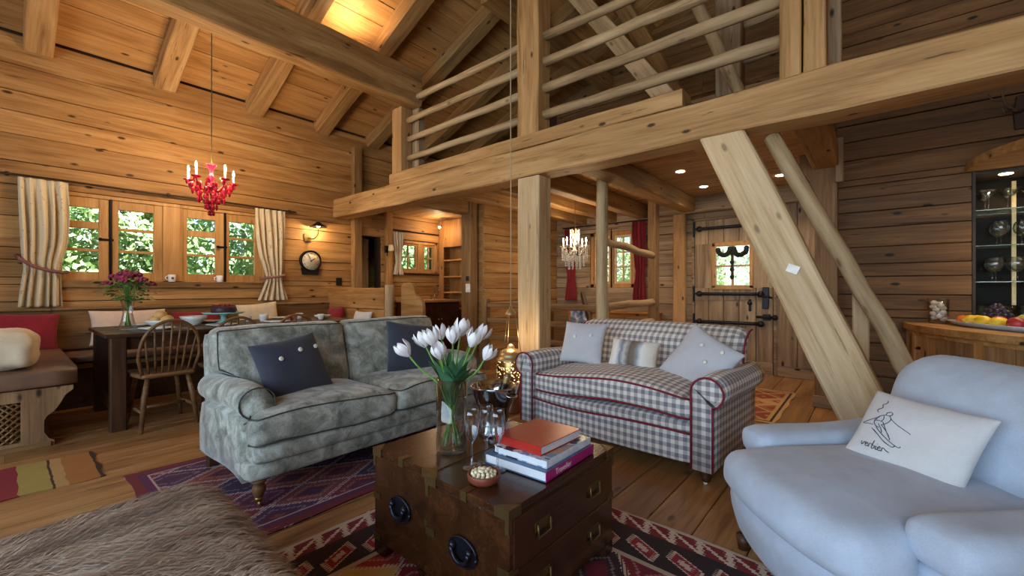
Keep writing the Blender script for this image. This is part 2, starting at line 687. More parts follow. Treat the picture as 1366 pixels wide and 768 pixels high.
bm_.box(XR, XR + .2, YF, YBAR, 0, 5.6)
wall_side = struct(bm_.build('wall_side', W_WALL))

# sloping roof: boards across the rafters
rl = lambda x: roof_z(x)
ceiling = struct(MB().prism([(XL - .6, rl(XL) - SL * .6 + .03), (XRIDGE, rl(XRIDGE) + .03), (XRIDGE, rl(XRIDGE) + .2), (XL - .6, rl(XL) - SL * .6 + .2)], 'xz', YF - .6, YB + .6).build('ceiling', W_ROOF))
struct(MB().prism([(XR + .6, roof_z(XR) - SL * .6 + .03), (XRIDGE, rl(XRIDGE) + .03), (XRIDGE, rl(XRIDGE) + .2), (XR + .6, roof_z(XR) - SL * .6 + .2)], 'xz', YF - .6, YB + .6).build('ceiling', W_ROOF))
nb = 26
for i in range(nb):
    xa = XL + (XRIDGE - XL) * i / nb
    xb = XL + (XRIDGE - XL) * (i + 1) / nb
    xm = (xa + xb) / 2
    zc = rl(xm) + .012
    y = YF - RN.uniform(0, 2)
    while y < YB:
        y2 = y + RN.uniform(2.6, 4.4)
        a, b = max(y, YF), min(y2, YB)
        if b - a > .05:
            t = RN.uniform(.0, .008)
            beam('roof_board', (xm, a, zc - t), (xm, b, zc - t), math.hypot(xb - xa, SL * (xb - xa)) - .005, .03, W_ROOF, ceiling, up=(-SL, 0, 1), cham=.004, rough=0)
        y = y2

# loft platform: boards seen from below
XLOFT = XP
floor_loft = struct(MB().box(XL, XLOFT, 3.3, YB, 2.44, 2.5).build('floor_loft', M_BACK))
y = 3.49
while y < YB:
    y2 = min(y + RN.uniform(.17, .25), YB)
    x = XL
    while x < XLOFT:
        x2 = min(x + RN.uniform(1.6, 3.2), XLOFT)
        beam('ceiling_board', (x, (y + y2) / 2, 2.425), (x2 - .002, (y + y2) / 2, 2.425), y2 - y - .005, .03, W_BEAM, floor_loft, cham=.004, rough=0)
        x = x2
    y = y2
# ------------------------------------------------------------------ timber frame
def timber(name, label, p0, p1, w, h, mat, group=None, cat='beam', **kw):
    return tag(beam(name, p0, p1, w, h, mat, None, **kw), label, cat, group)


timber('loft_beam', 'long pale hewn timber beam carrying the front edge of the loft', (-6.29, 3.355, 2.34), (XR, 3.355, 2.34), .25, .28, W_BEAM, cham=.012, rough=.008, seg=24)
timber('loft_sill_beam', 'shorter timber sill lying on the loft beam below the pole railing', (-4.8, 3.33, 2.545), (-1.065, 3.33, 2.545), .2, .128, W_BEAM, cham=.008, rough=.004)
timber('timber_post', 'thick square pale post standing under the loft beam beside the brass lantern', (-2.53, 3.355, 0), (-2.53, 3.355, 2.2), .2, .26, W_PALE, cat='post', up=(1, 0, 0), cham=.01, rough=.005)
timber('tie_beam', 'massive dark roof tie beam running above the dining table', (-4.485, YF, 3.66), (-4.485, 3.42, 3.66), .23, .44, W_TIE, cham=.014, rough=.009, seg=20)
timber('railing_post', 'short loft railing post under the end of the tie beam', (-4.665, 3.33, 2.61), (-4.665, 3.33, 3.44), .17, .2, W_BEAM, cat='post', up=(1, 0, 0))
timber('railing_post', 'thin grey post behind the short loft railing post', (-4.5, 3.47, 2.5), (-4.5, 3.47, 3.44), .1, .14, W_GREY, cat='post', up=(1, 0, 0))
timber('railing_post', 'tall cracked loft post standing above the thick square post', (-2.535, 3.35, 2.61), (-2.535, 3.35, roof_z(-2.5) - .2), .2, .26, W_BEAM, cat='post', up=(1, 0, 0))
timber('railing_post', 'wide left half of the split loft post on the loft beam', (-.395, 3.36, 2.48), (-.395, 3.36, roof_z(-.4)), .2, .118, W_BEAM, cat='post', up=(1, 0, 0))
timber('railing_post', 'right half of the split loft post on the loft beam', (-.265, 3.36, 2.48), (-.265, 3.36, roof_z(-.3)), .2, .12, W_BEAM, cat='post', up=(1, 0, 0))
timber('railing_post', 'thin grey post behind the right half of the split loft post', (-.19, 3.6, 2.45), (-.19, 3.6, roof_z(-.2)), .1, .09, W_GREY, cat='post', up=(1, 0, 0))

RAFT = {.22: 'roof rafter above the wide tied back curtain', 1.2: 'roof rafter above the red chandelier', 2.14: 'roof rafter above the narrow tied back curtain', 3.04: 'roof rafter from which the lantern rope hangs', 3.88: 'roof rafter just inside the loft behind the end of the tie beam', 4.8: 'roof rafter in the middle of the loft', 5.7: 'roof rafter next to the loft back wall'}
for i, yy in enumerate((-1.7, -.75, .22, 1.2, 2.14, 3.04, 3.88, 4.8, 5.7)):
    z0, z1 = roof_z(XL + .04) - .117, roof_z(XRIDGE) - .117
    timber('rafter', RAFT.get(yy, 'sloping roof rafter above the glazed end of the room'), (XL + .04, yy, z0), (XRIDGE, yy, z1), .2, .19, W_TIE if yy > 2.5 else W_BEAM, 'rafters of the sloping roof', up=(-SL, 0, 1), cham=.012, rough=.006, seg=16)

# railing poles of the loft
poles = [(-4.6, 3.54, -2.66, 3.555), (-4.6, 3.29, -2.66, 3.315), (-4.6, 3.045, -2.66, 3.07), (-4.6, 2.80, -2.66, 2.82),
         (-2.42, 3.56, -.45, 3.52), (-2.42, 3.31, -.45, 3.30), (-2.42, 3.055, -.45, 3.06), (-2.42, 2.80, -.45, 2.78)]
for i, (xa, za, xb, zb) in enumerate(poles):
    o = log('railing_pole', (xa, 3.36, za), (xb, 3.36, zb), .036 if i < 4 else .043, .04 if i < 4 else .047, W_LOG, wob=.006)
    tag(o, ('topmost', 'second highest', 'second lowest', 'lowest')[i % 4] + (' round railing pole between the short loft post and the tall cracked loft post' if i < 4 else ' round railing pole between the tall cracked loft post and the split loft post'), 'railing pole', 'poles of the loft railing')

# timbers inside the loft
timber('loft_brace', 'pale square diagonal brace behind the loft railing', (-2.85, 4.6, roof_z(-2.85) - .1), (-1.25, 4.6, 2.55), .16, .2, W_PALE, cat='brace')
timber('loft_brace', 'dark square diagonal brace behind the pale brace in the loft', (-2.55, 5.2, roof_z(-2.55) - .1), (-1.35, 5.2, 2.55), .16, .2, W_TIE, cat='brace')
tag(log('loft_strut', (-1.22, 4.0, 3.75), (-.75, 4.0, 2.5), .055, .05, W_LOG), 'thin round slanting strut behind the loft railing', 'strut')
timber('loft_inner_post', 'square post deep inside the loft', (-1.02, 4.45, 2.5), (-1.02, 4.45, roof_z(-1.02) - .02), .2, .22, W_GREY, cat='post', up=(1, 0, 0))
for i, zz in enumerate((3.62, 3.28, 2.95)):
    tag(log('inner_railing_pole', (-.95, 4.5, zz), (-.2, 4.5, zz + .05), .045, .04, W_LOG), 'round pole of the inner railing beside the square loft post', 'railing pole', 'inner loft railing poles')
timber('loft_purlin', 'long purlin under the roof boards inside the loft', (-3.3, 3.5, roof_z(-3.3) - .3), (-3.3, YB, roof_z(-3.3) - .3), .2, .22, W_TIE)
timber('loft_collar', 'pale horizontal timber on the back wall of the loft', (-2.6, 6.3, 3.72), (-.3, 6.3, 3.72), .1, .12, W_PALE)

# leaning timbers on the right
timber('diagonal_brace', 'broad pale diagonal brace leaning from the loft beam to the floor', (-.80, 3.33, 2.2), (.135, 3.33, 0.0), .2, .265, W_PALE, cat='brace', cham=.014, rough=.006, level=True)
tag(log('diagonal_pole', (-.535, 3.5, 2.2), (.46, 3.5, 0), .052, .05, W_LOG, n=12, seg=10), 'round leaning pole beside the broad diagonal brace', 'pole')
timber('short_post', 'short pale post between diagonal brace and leaning pole', (-.045, 3.62, 0), (-.045, 3.62, 1.1), .07, .09, W_PALE, cat='post', up=(1, 0, 0))
t = thing('corbel_post', 'brown post with flared corbel top at the end of the bar wall', 'post', (-.318, 5.06, 0))
o = MB().prism([(-.085, 0), (.085, 0), (.085, 2.44), (-.21, 2.44), (-.2, 2.3), (-.13, 2.16), (-.085, 2.0)], 'xz', -.1, .1).build('shaft', W_GREYUP, t)
MB().box(-.1, .1, -.13, -.1, 0, .11, .006).build('plinth', W_GREY, t)
timber('corbel_block', 'dark cross timber above the flared corbel post', (-.318, 3.6, 2.33), (-.318, 4.95, 2.33), .2, .16, W_TIE)
timber('trimmer_board', 'upright board hanging at the loft edge near the corbel post', (-.215, 4.93, 2.1), (-.215, 4.93, 2.5), .05, .06, W_GREY, up=(1, 0, 0))

# posts and joists below the loft
for i, (xx, w) in enumerate(((-1.98, .2), (-2.7, .16), (-3.2, .14), (-3.75, .14), (-4.52, .18))):
    timber('ceiling_joist', ('thick joist beside the recessed spots under the loft', 'joist above the round stairwell post', 'joist above the crystal chandelier', 'thin joist between the crystal chandelier and the bookcase', 'joist resting on the square post beside the bookcase')[i], (xx, 3.49, 2.305), (xx, YB - .04 if i < 4 else 5.3, 2.305), w, .2, W_TIE, 'joists under the loft', cham=.012, rough=.006)
timber('lintel_beam', 'horizontal beam along the back wall above the entrance door', (-2.5, 6.3, 2.3), (XP, 6.3, 2.3), .14, .22, W_GREY)
tag(log('stair_post', (-2.14, 4.02, 0), (-2.14, 4.02, 2.41), .066, .06, W_LOG), 'round log post at the stairwell behind the checked sofa', 'post')
timber('stair_post', 'square post at the stairwell beside the red curtain', (-2.15, 5.42, 0), (-2.15, 5.42, 2.41), .11, .11, W_BENCH, cat='post', up=(1, 0, 0))
timber('shelf_post', 'square post with a light switch beside the bookcase', (-4.49, 4.38, 0), (-4.49, 4.38, 2.41), .15, .19, W_BENCH, cat='post', up=(1, 0, 0))
timber('door_post', 'orange jamb post left of the entrance door', (-2.11, 6.3, 0), (-2.11, 6.3, 2.19), .1, .17, W_BEAM, cat='post', up=(1, 0, 0))
timber('wall_post', 'tall dark post against the window wall behind the loft beam end', (-6.22, 3.59, 0), (-6.22, 3.59, 3.34), .1, .14, W_TIE, cat='post', up=(0, 1, 0))
timber('wall_post', 'narrow post between the inner doorway and the cream kitchen curtain', (-6.23, 4.18, 0), (-6.23, 4.18, 2.41), .08, .12, W_WALL, cat='post', up=(0, 1, 0))
for i, (za, zb) in enumerate(((1.62, 1.55), (.93, .95), (.68, .70))):
    tag(log('stair_rail', (-2.14, 4.04, za), (-2.15, 5.40, zb), .04, .045, W_LOG, seg=6), ('sloping round rail between the stairwell posts' if i == 0 else 'low round rail between the stairwell posts'), 'rail', 'stairwell rails' if i else None)

# stair balustrade behind the thick post
b = thing('stair_balustrade', 'low wooden balustrade with two rails near the hanging lantern', 'balustrade', (0, 0, 0))
beam('newel', (-4.08, 4.3, 0), (-4.08, 4.3, .98), .09, .09, W_BENCH, b)
for zz in (.9, .69, .46):
    beam('rail', (-4.04, 4.3, zz), (-2.2, 4.3, zz), .05, .065, W_BENCH, b)
beam('handrail', (-2.9, 4.9, 1.05), (-2.42, 4.33, .62), .05, .07, W_DARK, b)


# ------------------------------------------------------------------ windows and doors
def side(which):
    """maps wall coordinates (u along the wall, n into the room, z) to the world"""
    return (lambda u, n, z: (XL + n, u, z)) if which == 'left' else (lambda u, n, z: (u, YB - n, z))


def wbox(m, S, u0, u1, n0, n1, z0, z1, bev=.004):
    a, b = S(u0, n0, z0), S(u1, n1, z1)
    m.box(min(a[0], b[0]), max(a[0], b[0]), min(a[1], b[1]), max(a[1], b[1]), z0, z1, bev)


def casement(parent, S, u0, u1, z0, z1, p0, p1, rows, cols=1, n0=-.06, mat=None, latch=None, hinge=None):
    """a hinged sash with its frame, glazing bars and panes; rows = pane (z0,z1)"""
    mat = mat or W_FRAME
    m = MB()
    lo, hi = rows[0][0], rows[-1][1]
    wbox(m, S, u0, p0, n0, n0 + .05, z0, z1)
    wbox(m, S, p1, u1, n0, n0 + .05, z0, z1)
    wbox(m, S, p0, p1, n0, n0 + .05, z0, lo)
    wbox(m, S, p0, p1, n0, n0 + .05, hi, z1)
    c = m.build('casement', mat, parent)
    for (a, b), (a2, b2) in zip(rows, rows[1:]):
        m = MB()
        wbox(m, S, p0, p1, n0 + .008, n0 + .042, b, a2, .003)
        m.build('glazing_bar', mat, c)
    pw = (p1 - p0) / cols
    for k in range(1, cols):
        m = MB()
        wbox(m, S, p0 + pw * k - .012, p0 + pw * k + .012, n0 + .01, n0 + .04, lo, hi, .003)
        m.build('glazing_bar', mat, c)
    for a, b in rows:
        for k in range(cols):
            m = MB()
            wbox(m, S, p0 + pw * k + (.012 if k else 0), p0 + pw * (k + 1) - (.012 if k < cols - 1 else 0), n0 + .02, n0 + .025, a, b, 0)
            m.build('pane', M_PANE, c)
    if latch is not None:
        m = MB()
        wbox(m, S, latch - .05, latch + .05, n0 + .05, n0 + .062, (z0 + z1) / 2 - .012, (z0 + z1) / 2 + .012)
        wbox(m, S, latch - .075, latch - .04, n0 + .06, n0 + .1, (z0 + z1) / 2 - .016, (z0 + z1) / 2 + .016, .01)
        m.build('latch', M_BLACK, c)
    if hinge is not None:
        for zz in (z0 + .1, z1 - .2):
            m = MB()
            wbox(m, S, hinge - .008, hinge + .008, n0 + .045, n0 + .066, zz, zz + .14)
            m.build('hinge', M_BLACK, c)
    return c


S = side('left')
m = MB()
for u0, u1, z0, z1 in ((.30, .33, 1.2, 2.12), (2.25, 2.28, 1.2, 2.12), (.30, 2.28, 2.08, 2.12), (1.19, 1.38, 1.2, 2.08), (.30, 2.28, 1.2, 1.215)):
    wbox(m, S, u0, u1, -.1, .01, z0, z1)
w1 = struct(m.build('window_1', W_FRAME))
m = MB()
wbox(m, S, .18, 2.36, -.1, .065, 1.125, 1.2, .01)
m.build('window_sill', W_BENCHY, w1)
R3 = [(1.30, 1.515), (1.545, 1.755), (1.785, 1.985)]
R3b = [(1.30, 1.515), (1.545, 1.755), (1.83, 1.975)]
casement(w1, S, .31, .735, 1.215, 2.08, .385, .655, R3b, latch=.72, hinge=None)
casement(w1, S, .755, 1.19, 1.215, 2.08, .81, 1.11, R3, hinge=1.2)
casement(w1, S, 1.38, 1.805, 1.215, 2.08, 1.425, 1.715, R3b, latch=1.79, hinge=1.37)
casement(w1, S, 1.825, 2.25, 1.215, 2.08, 1.865, 2.16, R3)
for uu in (.745, 1.815):
    m = MB()
    wbox(m, S, uu - .011, uu + .011, -.02, .012, 1.2, 2.09, .006)
    m.build('bolt_rod', M_BLACK, w1)

m = MB()
for u0, u1, z0, z1 in ((4.40, 4.45, 1.4, 1.98), (5.23, 5.28, 1.4, 1.98), (4.40, 5.28, 1.93, 1.98), (4.40, 5.28, 1.4, 1.44), (4.84, 4.97, 1.44, 1.93)):
    wbox(m, S, u0, u1, -.1, .012, z0, z1)
w2 = struct(m.build('window_2', W_FRAME))
casement(w2, S, 4.45, 4.84, 1.44, 1.93, 4.49, 4.80, [(1.48, 1.67), (1.695, 1.89)], 2)
casement(w2, S, 4.97, 5.23, 1.44, 1.93, 5.0, 5.2, [(1.48, 1.67), (1.695, 1.89)], 2)
m = MB()
wbox(m, S, 4.3, 5.3, 0, .06, 1.36, 1.4)
m.build('window_sill', W_DARK, w2)

S = side('back')
m = MB()
for u0, u1, z0, z1 in ((-3.62, -3.56, 1.14, 2.05), (-2.90, -2.84, 1.14, 2.05), (-3.62, -2.84, 1.99, 2.05), (-3.62, -2.84, 1.14, 1.2), (-3.27, -3.2, 1.2, 1.99)):
    wbox(m, S, u0, u1, -.1, .012, z0, z1)
w3 = struct(m.build('window_3', W_FRAME))
casement(w3, S, -3.56, -3.27, 1.2, 1.99, -3.53, -3.3, [(1.24, 1.46), (1.485, 1.70), (1.725, 1.95)], 2, mat=W_PALE)
casement(w3, S, -3.2, -2.90, 1.2, 1.99, -3.17, -2.93, [(1.24, 1.46), (1.485, 1.70), (1.725, 1.95)], 2, mat=W_PALE)
m = MB()
wbox(m, S, -3.245, -3.225, .0, .03, 1.05, 2.1)
m.build('bolt_rod', M_BLACK, w3)

# entrance door: upright boards, ledges, iron strap hinges, small barred light
m = MB()
for u0, u1, z0, z1 in ((-1.965, -1.93, 0, 2.12), (-.95, -.915, 0, 2.12), (-1.965, -.915, 2.085, 2.12)):
    wbox(m, S, u0, u1, -.08, .035, z0, z1)
d1 = struct(m.build('door_1', W_GREY))
leaf = MB()
wbox(leaf, S, -1.925, -.955, -.02, -.005, .005, 1.17)
wbox(leaf, S, -1.925, -1.66, -.02, -.005, 1.17, 1.72)
wbox(leaf, S, -1.21, -.955, -.02, -.005, 1.17, 1.72)
wbox(leaf, S, -1.925, -.955, -.02, -.005, 1.72, 2.08)
leaf = leaf.build('leaf', W_GREY, d1)
us = [-1.925, -1.74, -1.545, -1.35, -1.15, -.955]
for a, b in zip(us, us[1:]):
    segs = [(.01, .96), (.965, 2.08)]
    for z0, z1 in segs:
        parts = [(z0, z1)]
        if b > -1.66 and a < -1.21 and z1 > 1.5:
            parts = [(z0, 1.13), (1.75, z1)]
        for p, q in parts:
            beam('door_board', ((a + b) / 2, YB - .012, p), ((a + b) / 2, YB - .012, q), .03, b - a - .006, W_GREY, leaf, up=(1, 0, 0), cham=.004, rough=.001)
for (a, b) in ((-1.925, -1.66), (-1.21, -.955)):
    beam('door_board', ((a + b) / 2, YB - .014, 1.13), ((a + b) / 2, YB - .014, 1.75), .03, b - a - .006, W_GREY, leaf, up=(1, 0, 0), cham=.004, rough=.001)
m = MB()
for u0, u1, z0, z1 in ((-1.69, -1.645, 1.13, 1.755), (-1.225, -1.18, 1.13, 1.755), (-1.69, -1.18, 1.11, 1.165), (-1.69, -1.18, 1.705, 1.76)):
    wbox(m, S, u0, u1, -.03, .045, z0, z1)
dw = m.build('door_light', W_FRAME, d1)
m = MB()
wbox(m, S, -1.45, -1.42, -.01, .03, 1.165, 1.705)
m.build('glazing_bar', W_PALE, dw)
for zz in (1.42,):
    m = MB()
    wbox(m, S, -1.645, -1.225, -.01, .028, zz, zz + .025)
    m.build('glazing_bar', W_PALE, dw)
for a, b in ((-1.645, -1.45), (-1.42, -1.225)):
    for p, q in ((1.165, 1.42), (1.445, 1.705)):
        m = MB()
        wbox(m, S, a, b, .002, .007, p, q, 0)
        m.build('pane', M_PANE, dw)


def strap(z, u0, u1):
    m = MB()
    pts = [(u0 + (u1 - u0) * k / 6, YB - .055, z) for k in range(7)]
    m.tube(pts, .022, 8)
    for uu in (u0 + .03, u1):
        m.sphere((uu, YB - .055, z), .042, 8, 6, (1, .6, 1))
    wbox(m, S, u0 - .06, u0 - .035, .03, .06, z - .11, z + .11, .006)
    m.box(u0 - .05, u0 + .02, YB - .062, YB - .04, z - .016, z + .016)
    m.build('strap_hinge', M_IRON, d1)


strap(1.965, -1.885, -1.15)
strap(1.05, -1.885, -1.09)
strap(.66, -1.885, -1.09)
m = MB()
wbox(m, S, -1.075, -1.0, .03, .05, .86, 1.14, .006)
m.tube([(-1.12, YB - .06, 1.02), (-1.0, YB - .075, 1.02), (-.96, YB - .07, 1.0)], .013)
m.build('door_latch', M_IRON, d1)
m = MB()
wbox(m, S, -1.235, -1.205, .03, .05, .82, .98, .006)
m.sphere((-1.22, YB - .06, .93), .03, 8, 6)
m.build('key_plate', M_IRON, d1)
m = MB()
m.tube([(-1.14, YB - .06, .75), (-.93, YB - .06, .75)], .018)
wbox(m, S, -1.07, -.98, .03, .055, .71, .79, .006)
m.sphere((-.93, YB - .06, .75), .035, 8, 6)
m.build('door_bolt', M_IRON, d1)
m = MB()
wbox(m, S, -1.925, -.955, .03, .05, .01, .16, .006)
m.build('kick_board', W_GREY, d1)

# right of the door: upright boards and a low skirting
struct(beam('baseboard_back', (-.9, YB - .04, .07), (XP, YB - .04, .07), .02, .14, W_GREY, cham=.004))
for k in range(3):
    a, b = -.91 + k * .22, -.91 + (k + 1) * .22
    beam('upright_board', ((a + b) / 2, YB - .045, .14), ((a + b) / 2, YB - .045, 2.19), .03, .214, W_GREY, wall_back, up=(1, 0, 0), cham=.004, rough=.002)

# inner doorway in the left wall: lobby walls and a half open board door
m = MB()
for _a, _b, _c, _d in ((3.3, 4.36, 0, 2.3), (4.43, 4.5, 0, 2.3), (4.36, 4.43, 0, .86), (4.36, 4.43, 1.5, 2.3)):
    m.box(XL - 1.2, XL - 1.15, _a, _b, _c, _d)
m.box(XL - 1.2, XL - .2, 3.25, 3.3, 0, 2.3)
m.box(XL - 1.2, XL - .2, 4.5, 4.55, 0, 2.3)
m.box(XL - 1.2, XL - .2, 3.3, 4.5, 2.3, 2.35)
m.box(XL - 1.2, XL - .2, 3.3, 4.5, -.05, 0)
struct(m.build('wall_lobby', W_WALL))
d2 = struct(beam('door_2', (XL - .18, 3.80, .01), (XL - .18, 3.80, 1.95), .03, .30, W_GREY, up=(0, 1, 0)))

# garden trees and shrubs seen through the windows
def leaves_mat(name, c1, c2, c3):
    t = NT(name)
    n = t.noise(t.coord(), 3.0, 4)
    t.set(Base_Color=t.ramp(n, [(.3, c1), (.5, c2), (.7, c3)]), Roughness=.5)
    t.b.inputs['Subsurface Weight'].default_value = 0
    return t.m


LEAF1 = leaves_mat('garden_leaf_green', srgb(120, 156, 96), srgb(170, 200, 136), srgb(214, 230, 184))
LEAF2 = leaves_mat('garden_leaf_dark', srgb(100, 138, 90), srgb(148, 184, 126), srgb(196, 216, 168))


def shrub(name, label, loc, rx, rz, seed, mat, n=14000, leaf=.062):
    rs = np.random.RandomState(seed)
    t = thing(name, label, 'shrub', loc, 0, 'garden shrubs outside the windows')
    MB().tube([(0, 0, 0), (.03, .02, rz * .5), (0, 0, rz * 1.2)], [.09, .07, .03], 8).build('trunk', W_GREY, t)
    d = rs.normal(size=(n, 3))
    d /= np.linalg.norm(d, axis=1)[:, None]
    lob = 1 + .22 * np.sin(d[:, 0] * 7 + seed) * np.cos(d[:, 2] * 6 + d[:, 1] * 5)
    rad = rs.uniform(.55, 1.0, n) ** .5 * lob
    p = d * rad[:, None] * np.array([rx, rx, rz]) + np.array([0, 0, rz])
    a = rs.normal(size=(n, 3))
    a /= np.linalg.norm(a, axis=1)[:, None]
    b = np.cross(a, d)
    b /= np.linalg.norm(b, axis=1)[:, None] + 1e-9
    s = leaf * rs.uniform(.6, 1.4, n)[:, None]
    v = np.stack([p - a * s, p + b * s * .5, p + a * s, p - b * s * .5], 1).reshape(-1, 3)
    f = np.arange(n * 4).reshape(-1, 4)
    me = bpy.data.meshes.new('foliage')
    me.from_pydata(v.tolist(), [], f.tolist())
    me.materials.append(mat)
    me.update()
    o = bpy.data.objects.new('foliage', me)
    COL.objects.link(o)
    o.parent = t
    o['kind'] = 'stuff'
    return t


GZ = -.6
for i, (xx, yy, rx, rz) in enumerate(((-9.8, -.6, 1.3, 2.0), (-9.6, 1.0, 1.3, 1.9), (-9.9, 2.6, 1.4, 2.2), (-9.7, 4.3, 1.3, 1.9), (-9.6, 6.2, 1.5, 2.1), (-9.3, 8.3, 1.5, 2.2))):
    shrub('garden_shrub', 'leafy green garden shrub outside the dining and kitchen windows', (xx, yy, GZ), rx, rz, i + 3, LEAF1 if i % 2 else LEAF2)
for i, (xx, yy, rx, rz) in enumerate(((-6.0, 11.0, 1.5, 1.8), (-4.3, 11.4, 1.4, 2.3), (-2.6, 12.2, 1.5, 1.5))):
    shrub('garden_shrub', 'leafy green garden shrub beyond the back wall', (xx, yy, GZ), rx, rz, i + 33, LEAF2 if i % 2 else LEAF1, 3600)
LAWN = plain('gravel_ground', srgb(128, 122, 112), .9, var=.15, vscale=3)
struct(MB().box(-40, 40, -40, 40, GZ - .1, GZ).build('ground', LAWN))
# ------------------------------------------------------------------ fabrics
def velvet(name, c1, c2, c3, scale=9.0, sheen=.35):
    t = NT(name)
    v = t.coord()
    n1 = t.noise(v, scale, 5, .65, .6)
    n2 = t.noise(v, scale * 14, 2)
    n = t.math('ADD', t.math('MULTIPLY', n1, .85), t.math('MULTIPLY', n2, .15))
    t.set(Base_Color=t.ramp(n, [(.36, c1), (.5, c2), (.62, c3)]), Roughness=.75)
    t.b.inputs['Sheen Weight'].default_value = sheen
    t.b.inputs['Sheen Roughness'].default_value = .4
    t.bump(n, .12, .004)
    return t.m


def cloth(name, col, weave=420, var=.05, rough=.9):
    t = NT(name)
    v = t.coord()
    n1 = t.noise(v, 12, 3)
    n2 = t.noise(v, weave, 1)
    n = t.math('ADD', t.math('MULTIPLY', n1, .6), t.math('MULTIPLY', n2, .4))
    a = tuple(x * (1 - 3 * var) for x in col[:3]) + (1,)
    b = tuple(min(1, x * (1 + 2 * var)) for x in col[:3]) + (1,)
    t.set(Base_Color=t.ramp(n, [(.3, a), (.7, b)]), Roughness=rough)
    t.b.inputs['Sheen Weight'].default_value = .15
    t.bump(n2, .15, .002)
    return t.m


def gingham(name, period, light_c, mid_c, dark_c):
    """woven check on all faces: stripes of two axes chosen by the face direction"""
    t = NT(name)
    tc = t.new('ShaderNodeTexCoord')
    p = t.sep(tc.outputs['Object'])
    nn = t.sep(tc.outputs['Normal'])
    s = []
    for i in range(3):
        s.append(t.math('GREATER_THAN', t.math('FRACT', t.math('MULTIPLY', p[i], 1 / period)), .5))
    an = [t.math('ABSOLUTE', q) for q in nn]
    fx = t.math('MULTIPLY', t.math('GREATER_THAN', an[0], an[1]), t.math('GREATER_THAN', an[0], an[2]))
    fz = t.math('MULTIPLY', t.math('GREATER_THAN', an[2], an[1]), t.math('GREATER_THAN', an[2], an[0]))

    def sel(f, a, b):
        return t.math('ADD', t.math('MULTIPLY', f, a), t.math('MULTIPLY', t.math('SUBTRACT', 1.0, f), b))
    # first stripe: x, or y on side faces; second: z, or y on top faces
    A = sel(fx, s[1], s[0])
    B = sel(fz, s[1], s[2])
    g = t.math('MULTIPLY', t.math('ADD', A, B), .5)
    n = t.noise(tc.outputs['Object'], 500, 1)
    g2 = t.math('ADD', g, t.math('MULTIPLY', t.math('SUBTRACT', n, .5), .12))
    t.set(Base_Color=t.ramp(g2, [(.0, light_c), (.5, mid_c), (1.0, dark_c)]), Roughness=.9)
    t.b.inputs['Sheen Weight'].default_value = .1
    return t.m


F_SOFA = velvet('grey_green_velvet', srgb(100, 103, 94), srgb(148, 151, 140), srgb(188, 190, 180))
F_PIPE = plain('dark_grey_piping', srgb(64, 66, 62), .8)
F_DENIM = cloth('dark_denim', srgb(52, 56, 70))
F_CHECK = gingham('grey_check', .050, srgb(230, 224, 216), srgb(180, 176, 173), srgb(124, 124, 131))
F_RED = plain('crimson_piping', srgb(122, 20, 40), .7)
F_LINEN = cloth('pale_blue_linen', srgb(178, 192, 210), 300, .05)
F_LILAC = cloth('pale_grey_wool', srgb(192, 194, 200), 300, .03)
F_WHITE = cloth('white_linen', srgb(206, 208, 210), 300, .03)
F_CREAM = cloth('cream_cotton', srgb(216, 200, 170))
F_PINK = cloth('blush_cotton', srgb(220, 192, 170))
F_REDC = cloth('red_felt', srgb(140, 22, 36), 200, .1)
M_PEARL = plain('pearl_button', srgb(226, 224, 216), .25)


def smooth(a, b, x):
    t = max(0.0, min(1.0, (x - a) / (b - a)))
    return t * t * (3 - 2 * t)


def wrinkle(p, s=6.0, a=.006):
    n = noise.noise_vector(Vector(p) * s)
    return Vector(p) + n * a


def pillow_mesh(w, h, th, n=14, pinch=.07, seed=0.0, wr=.012):
    """square cushion standing in its own XZ plane, seam all round"""
    m = MB()
    ids, vs, fs = {}, [], []
    for sgn in (0, 1):
        for i in range(n + 1):
            for j in range(n + 1):
                edge = i in (0, n) or j in (0, n)
                key = (i, j, 0 if edge else sgn)
                if key in ids:
                    continue
                u, v = 2 * i / n - 1, 2 * j / n - 1
                u, v = math.sin(u * PI / 2), math.sin(v * PI / 2)
                x = w / 2 * u * (1 - pinch * (1 - v * v) * abs(u))
                z = h / 2 * v * (1 - pinch * (1 - u * u) * abs(v))
                q = max(0.0, (1 - u * u) * (1 - v * v))
                y = th / 2 * q ** .42 * (1 if sgn else -1)
                wv = noise.noise(Vector((x * 9 + seed, z * 9, sgn * 3 + seed))) * wr * (q ** .3)
                ids[key] = len(vs)
                vs.append((x, y + wv, z))
        for i in range(n):
            for j in range(n):
                def g(a, b):
                    e = a in (0, n) or b in (0, n)
                    return ids[(a, b, 0 if e else sgn)]
                q = [g(i, j), g(i + 1, j), g(i + 1, j + 1), g(i, j + 1)]
                fs.append(q if not sgn else q[::-1])
    m.add(vs, fs, True)
    return m


def pil_y(w, h, th, x, z):
    u, v = 2 * x / w, 2 * z / h
    return -th / 2 * max(0, (1 - u * u) * (1 - v * v)) ** .42


def place(o, loc, rz=0.0, lean=0.0, roll=0.0):
    """pillow: rz = facing, lean = tilt backwards, roll = turn in its own plane"""
    M = Matrix.Translation(loc) @ Matrix.Rotation(rz, 4, 'Z') @ Matrix.Rotation(-lean, 4, 'X') @ Matrix.Rotation(roll, 4, 'Y')
    o.matrix_basis = M


# ------------------------------------------------------------------ grey velvet sofa
sofa = thing('velvet_sofa', 'grey green velvet two seat sofa with rolled arms and castor legs', 'sofa', (-2.81, 1.645, 0), PI / 2)
HW = .86
MB().softbox(-HW + .0, HW - .0, -.43, .42, .13, .235, .03, 8).build('base', F_SOFA, sofa)
MB().softbox(-HW + .02, HW - .02, -.455, .36, .215, .325, .04, 8).build('front_border', F_SOFA, sofa)


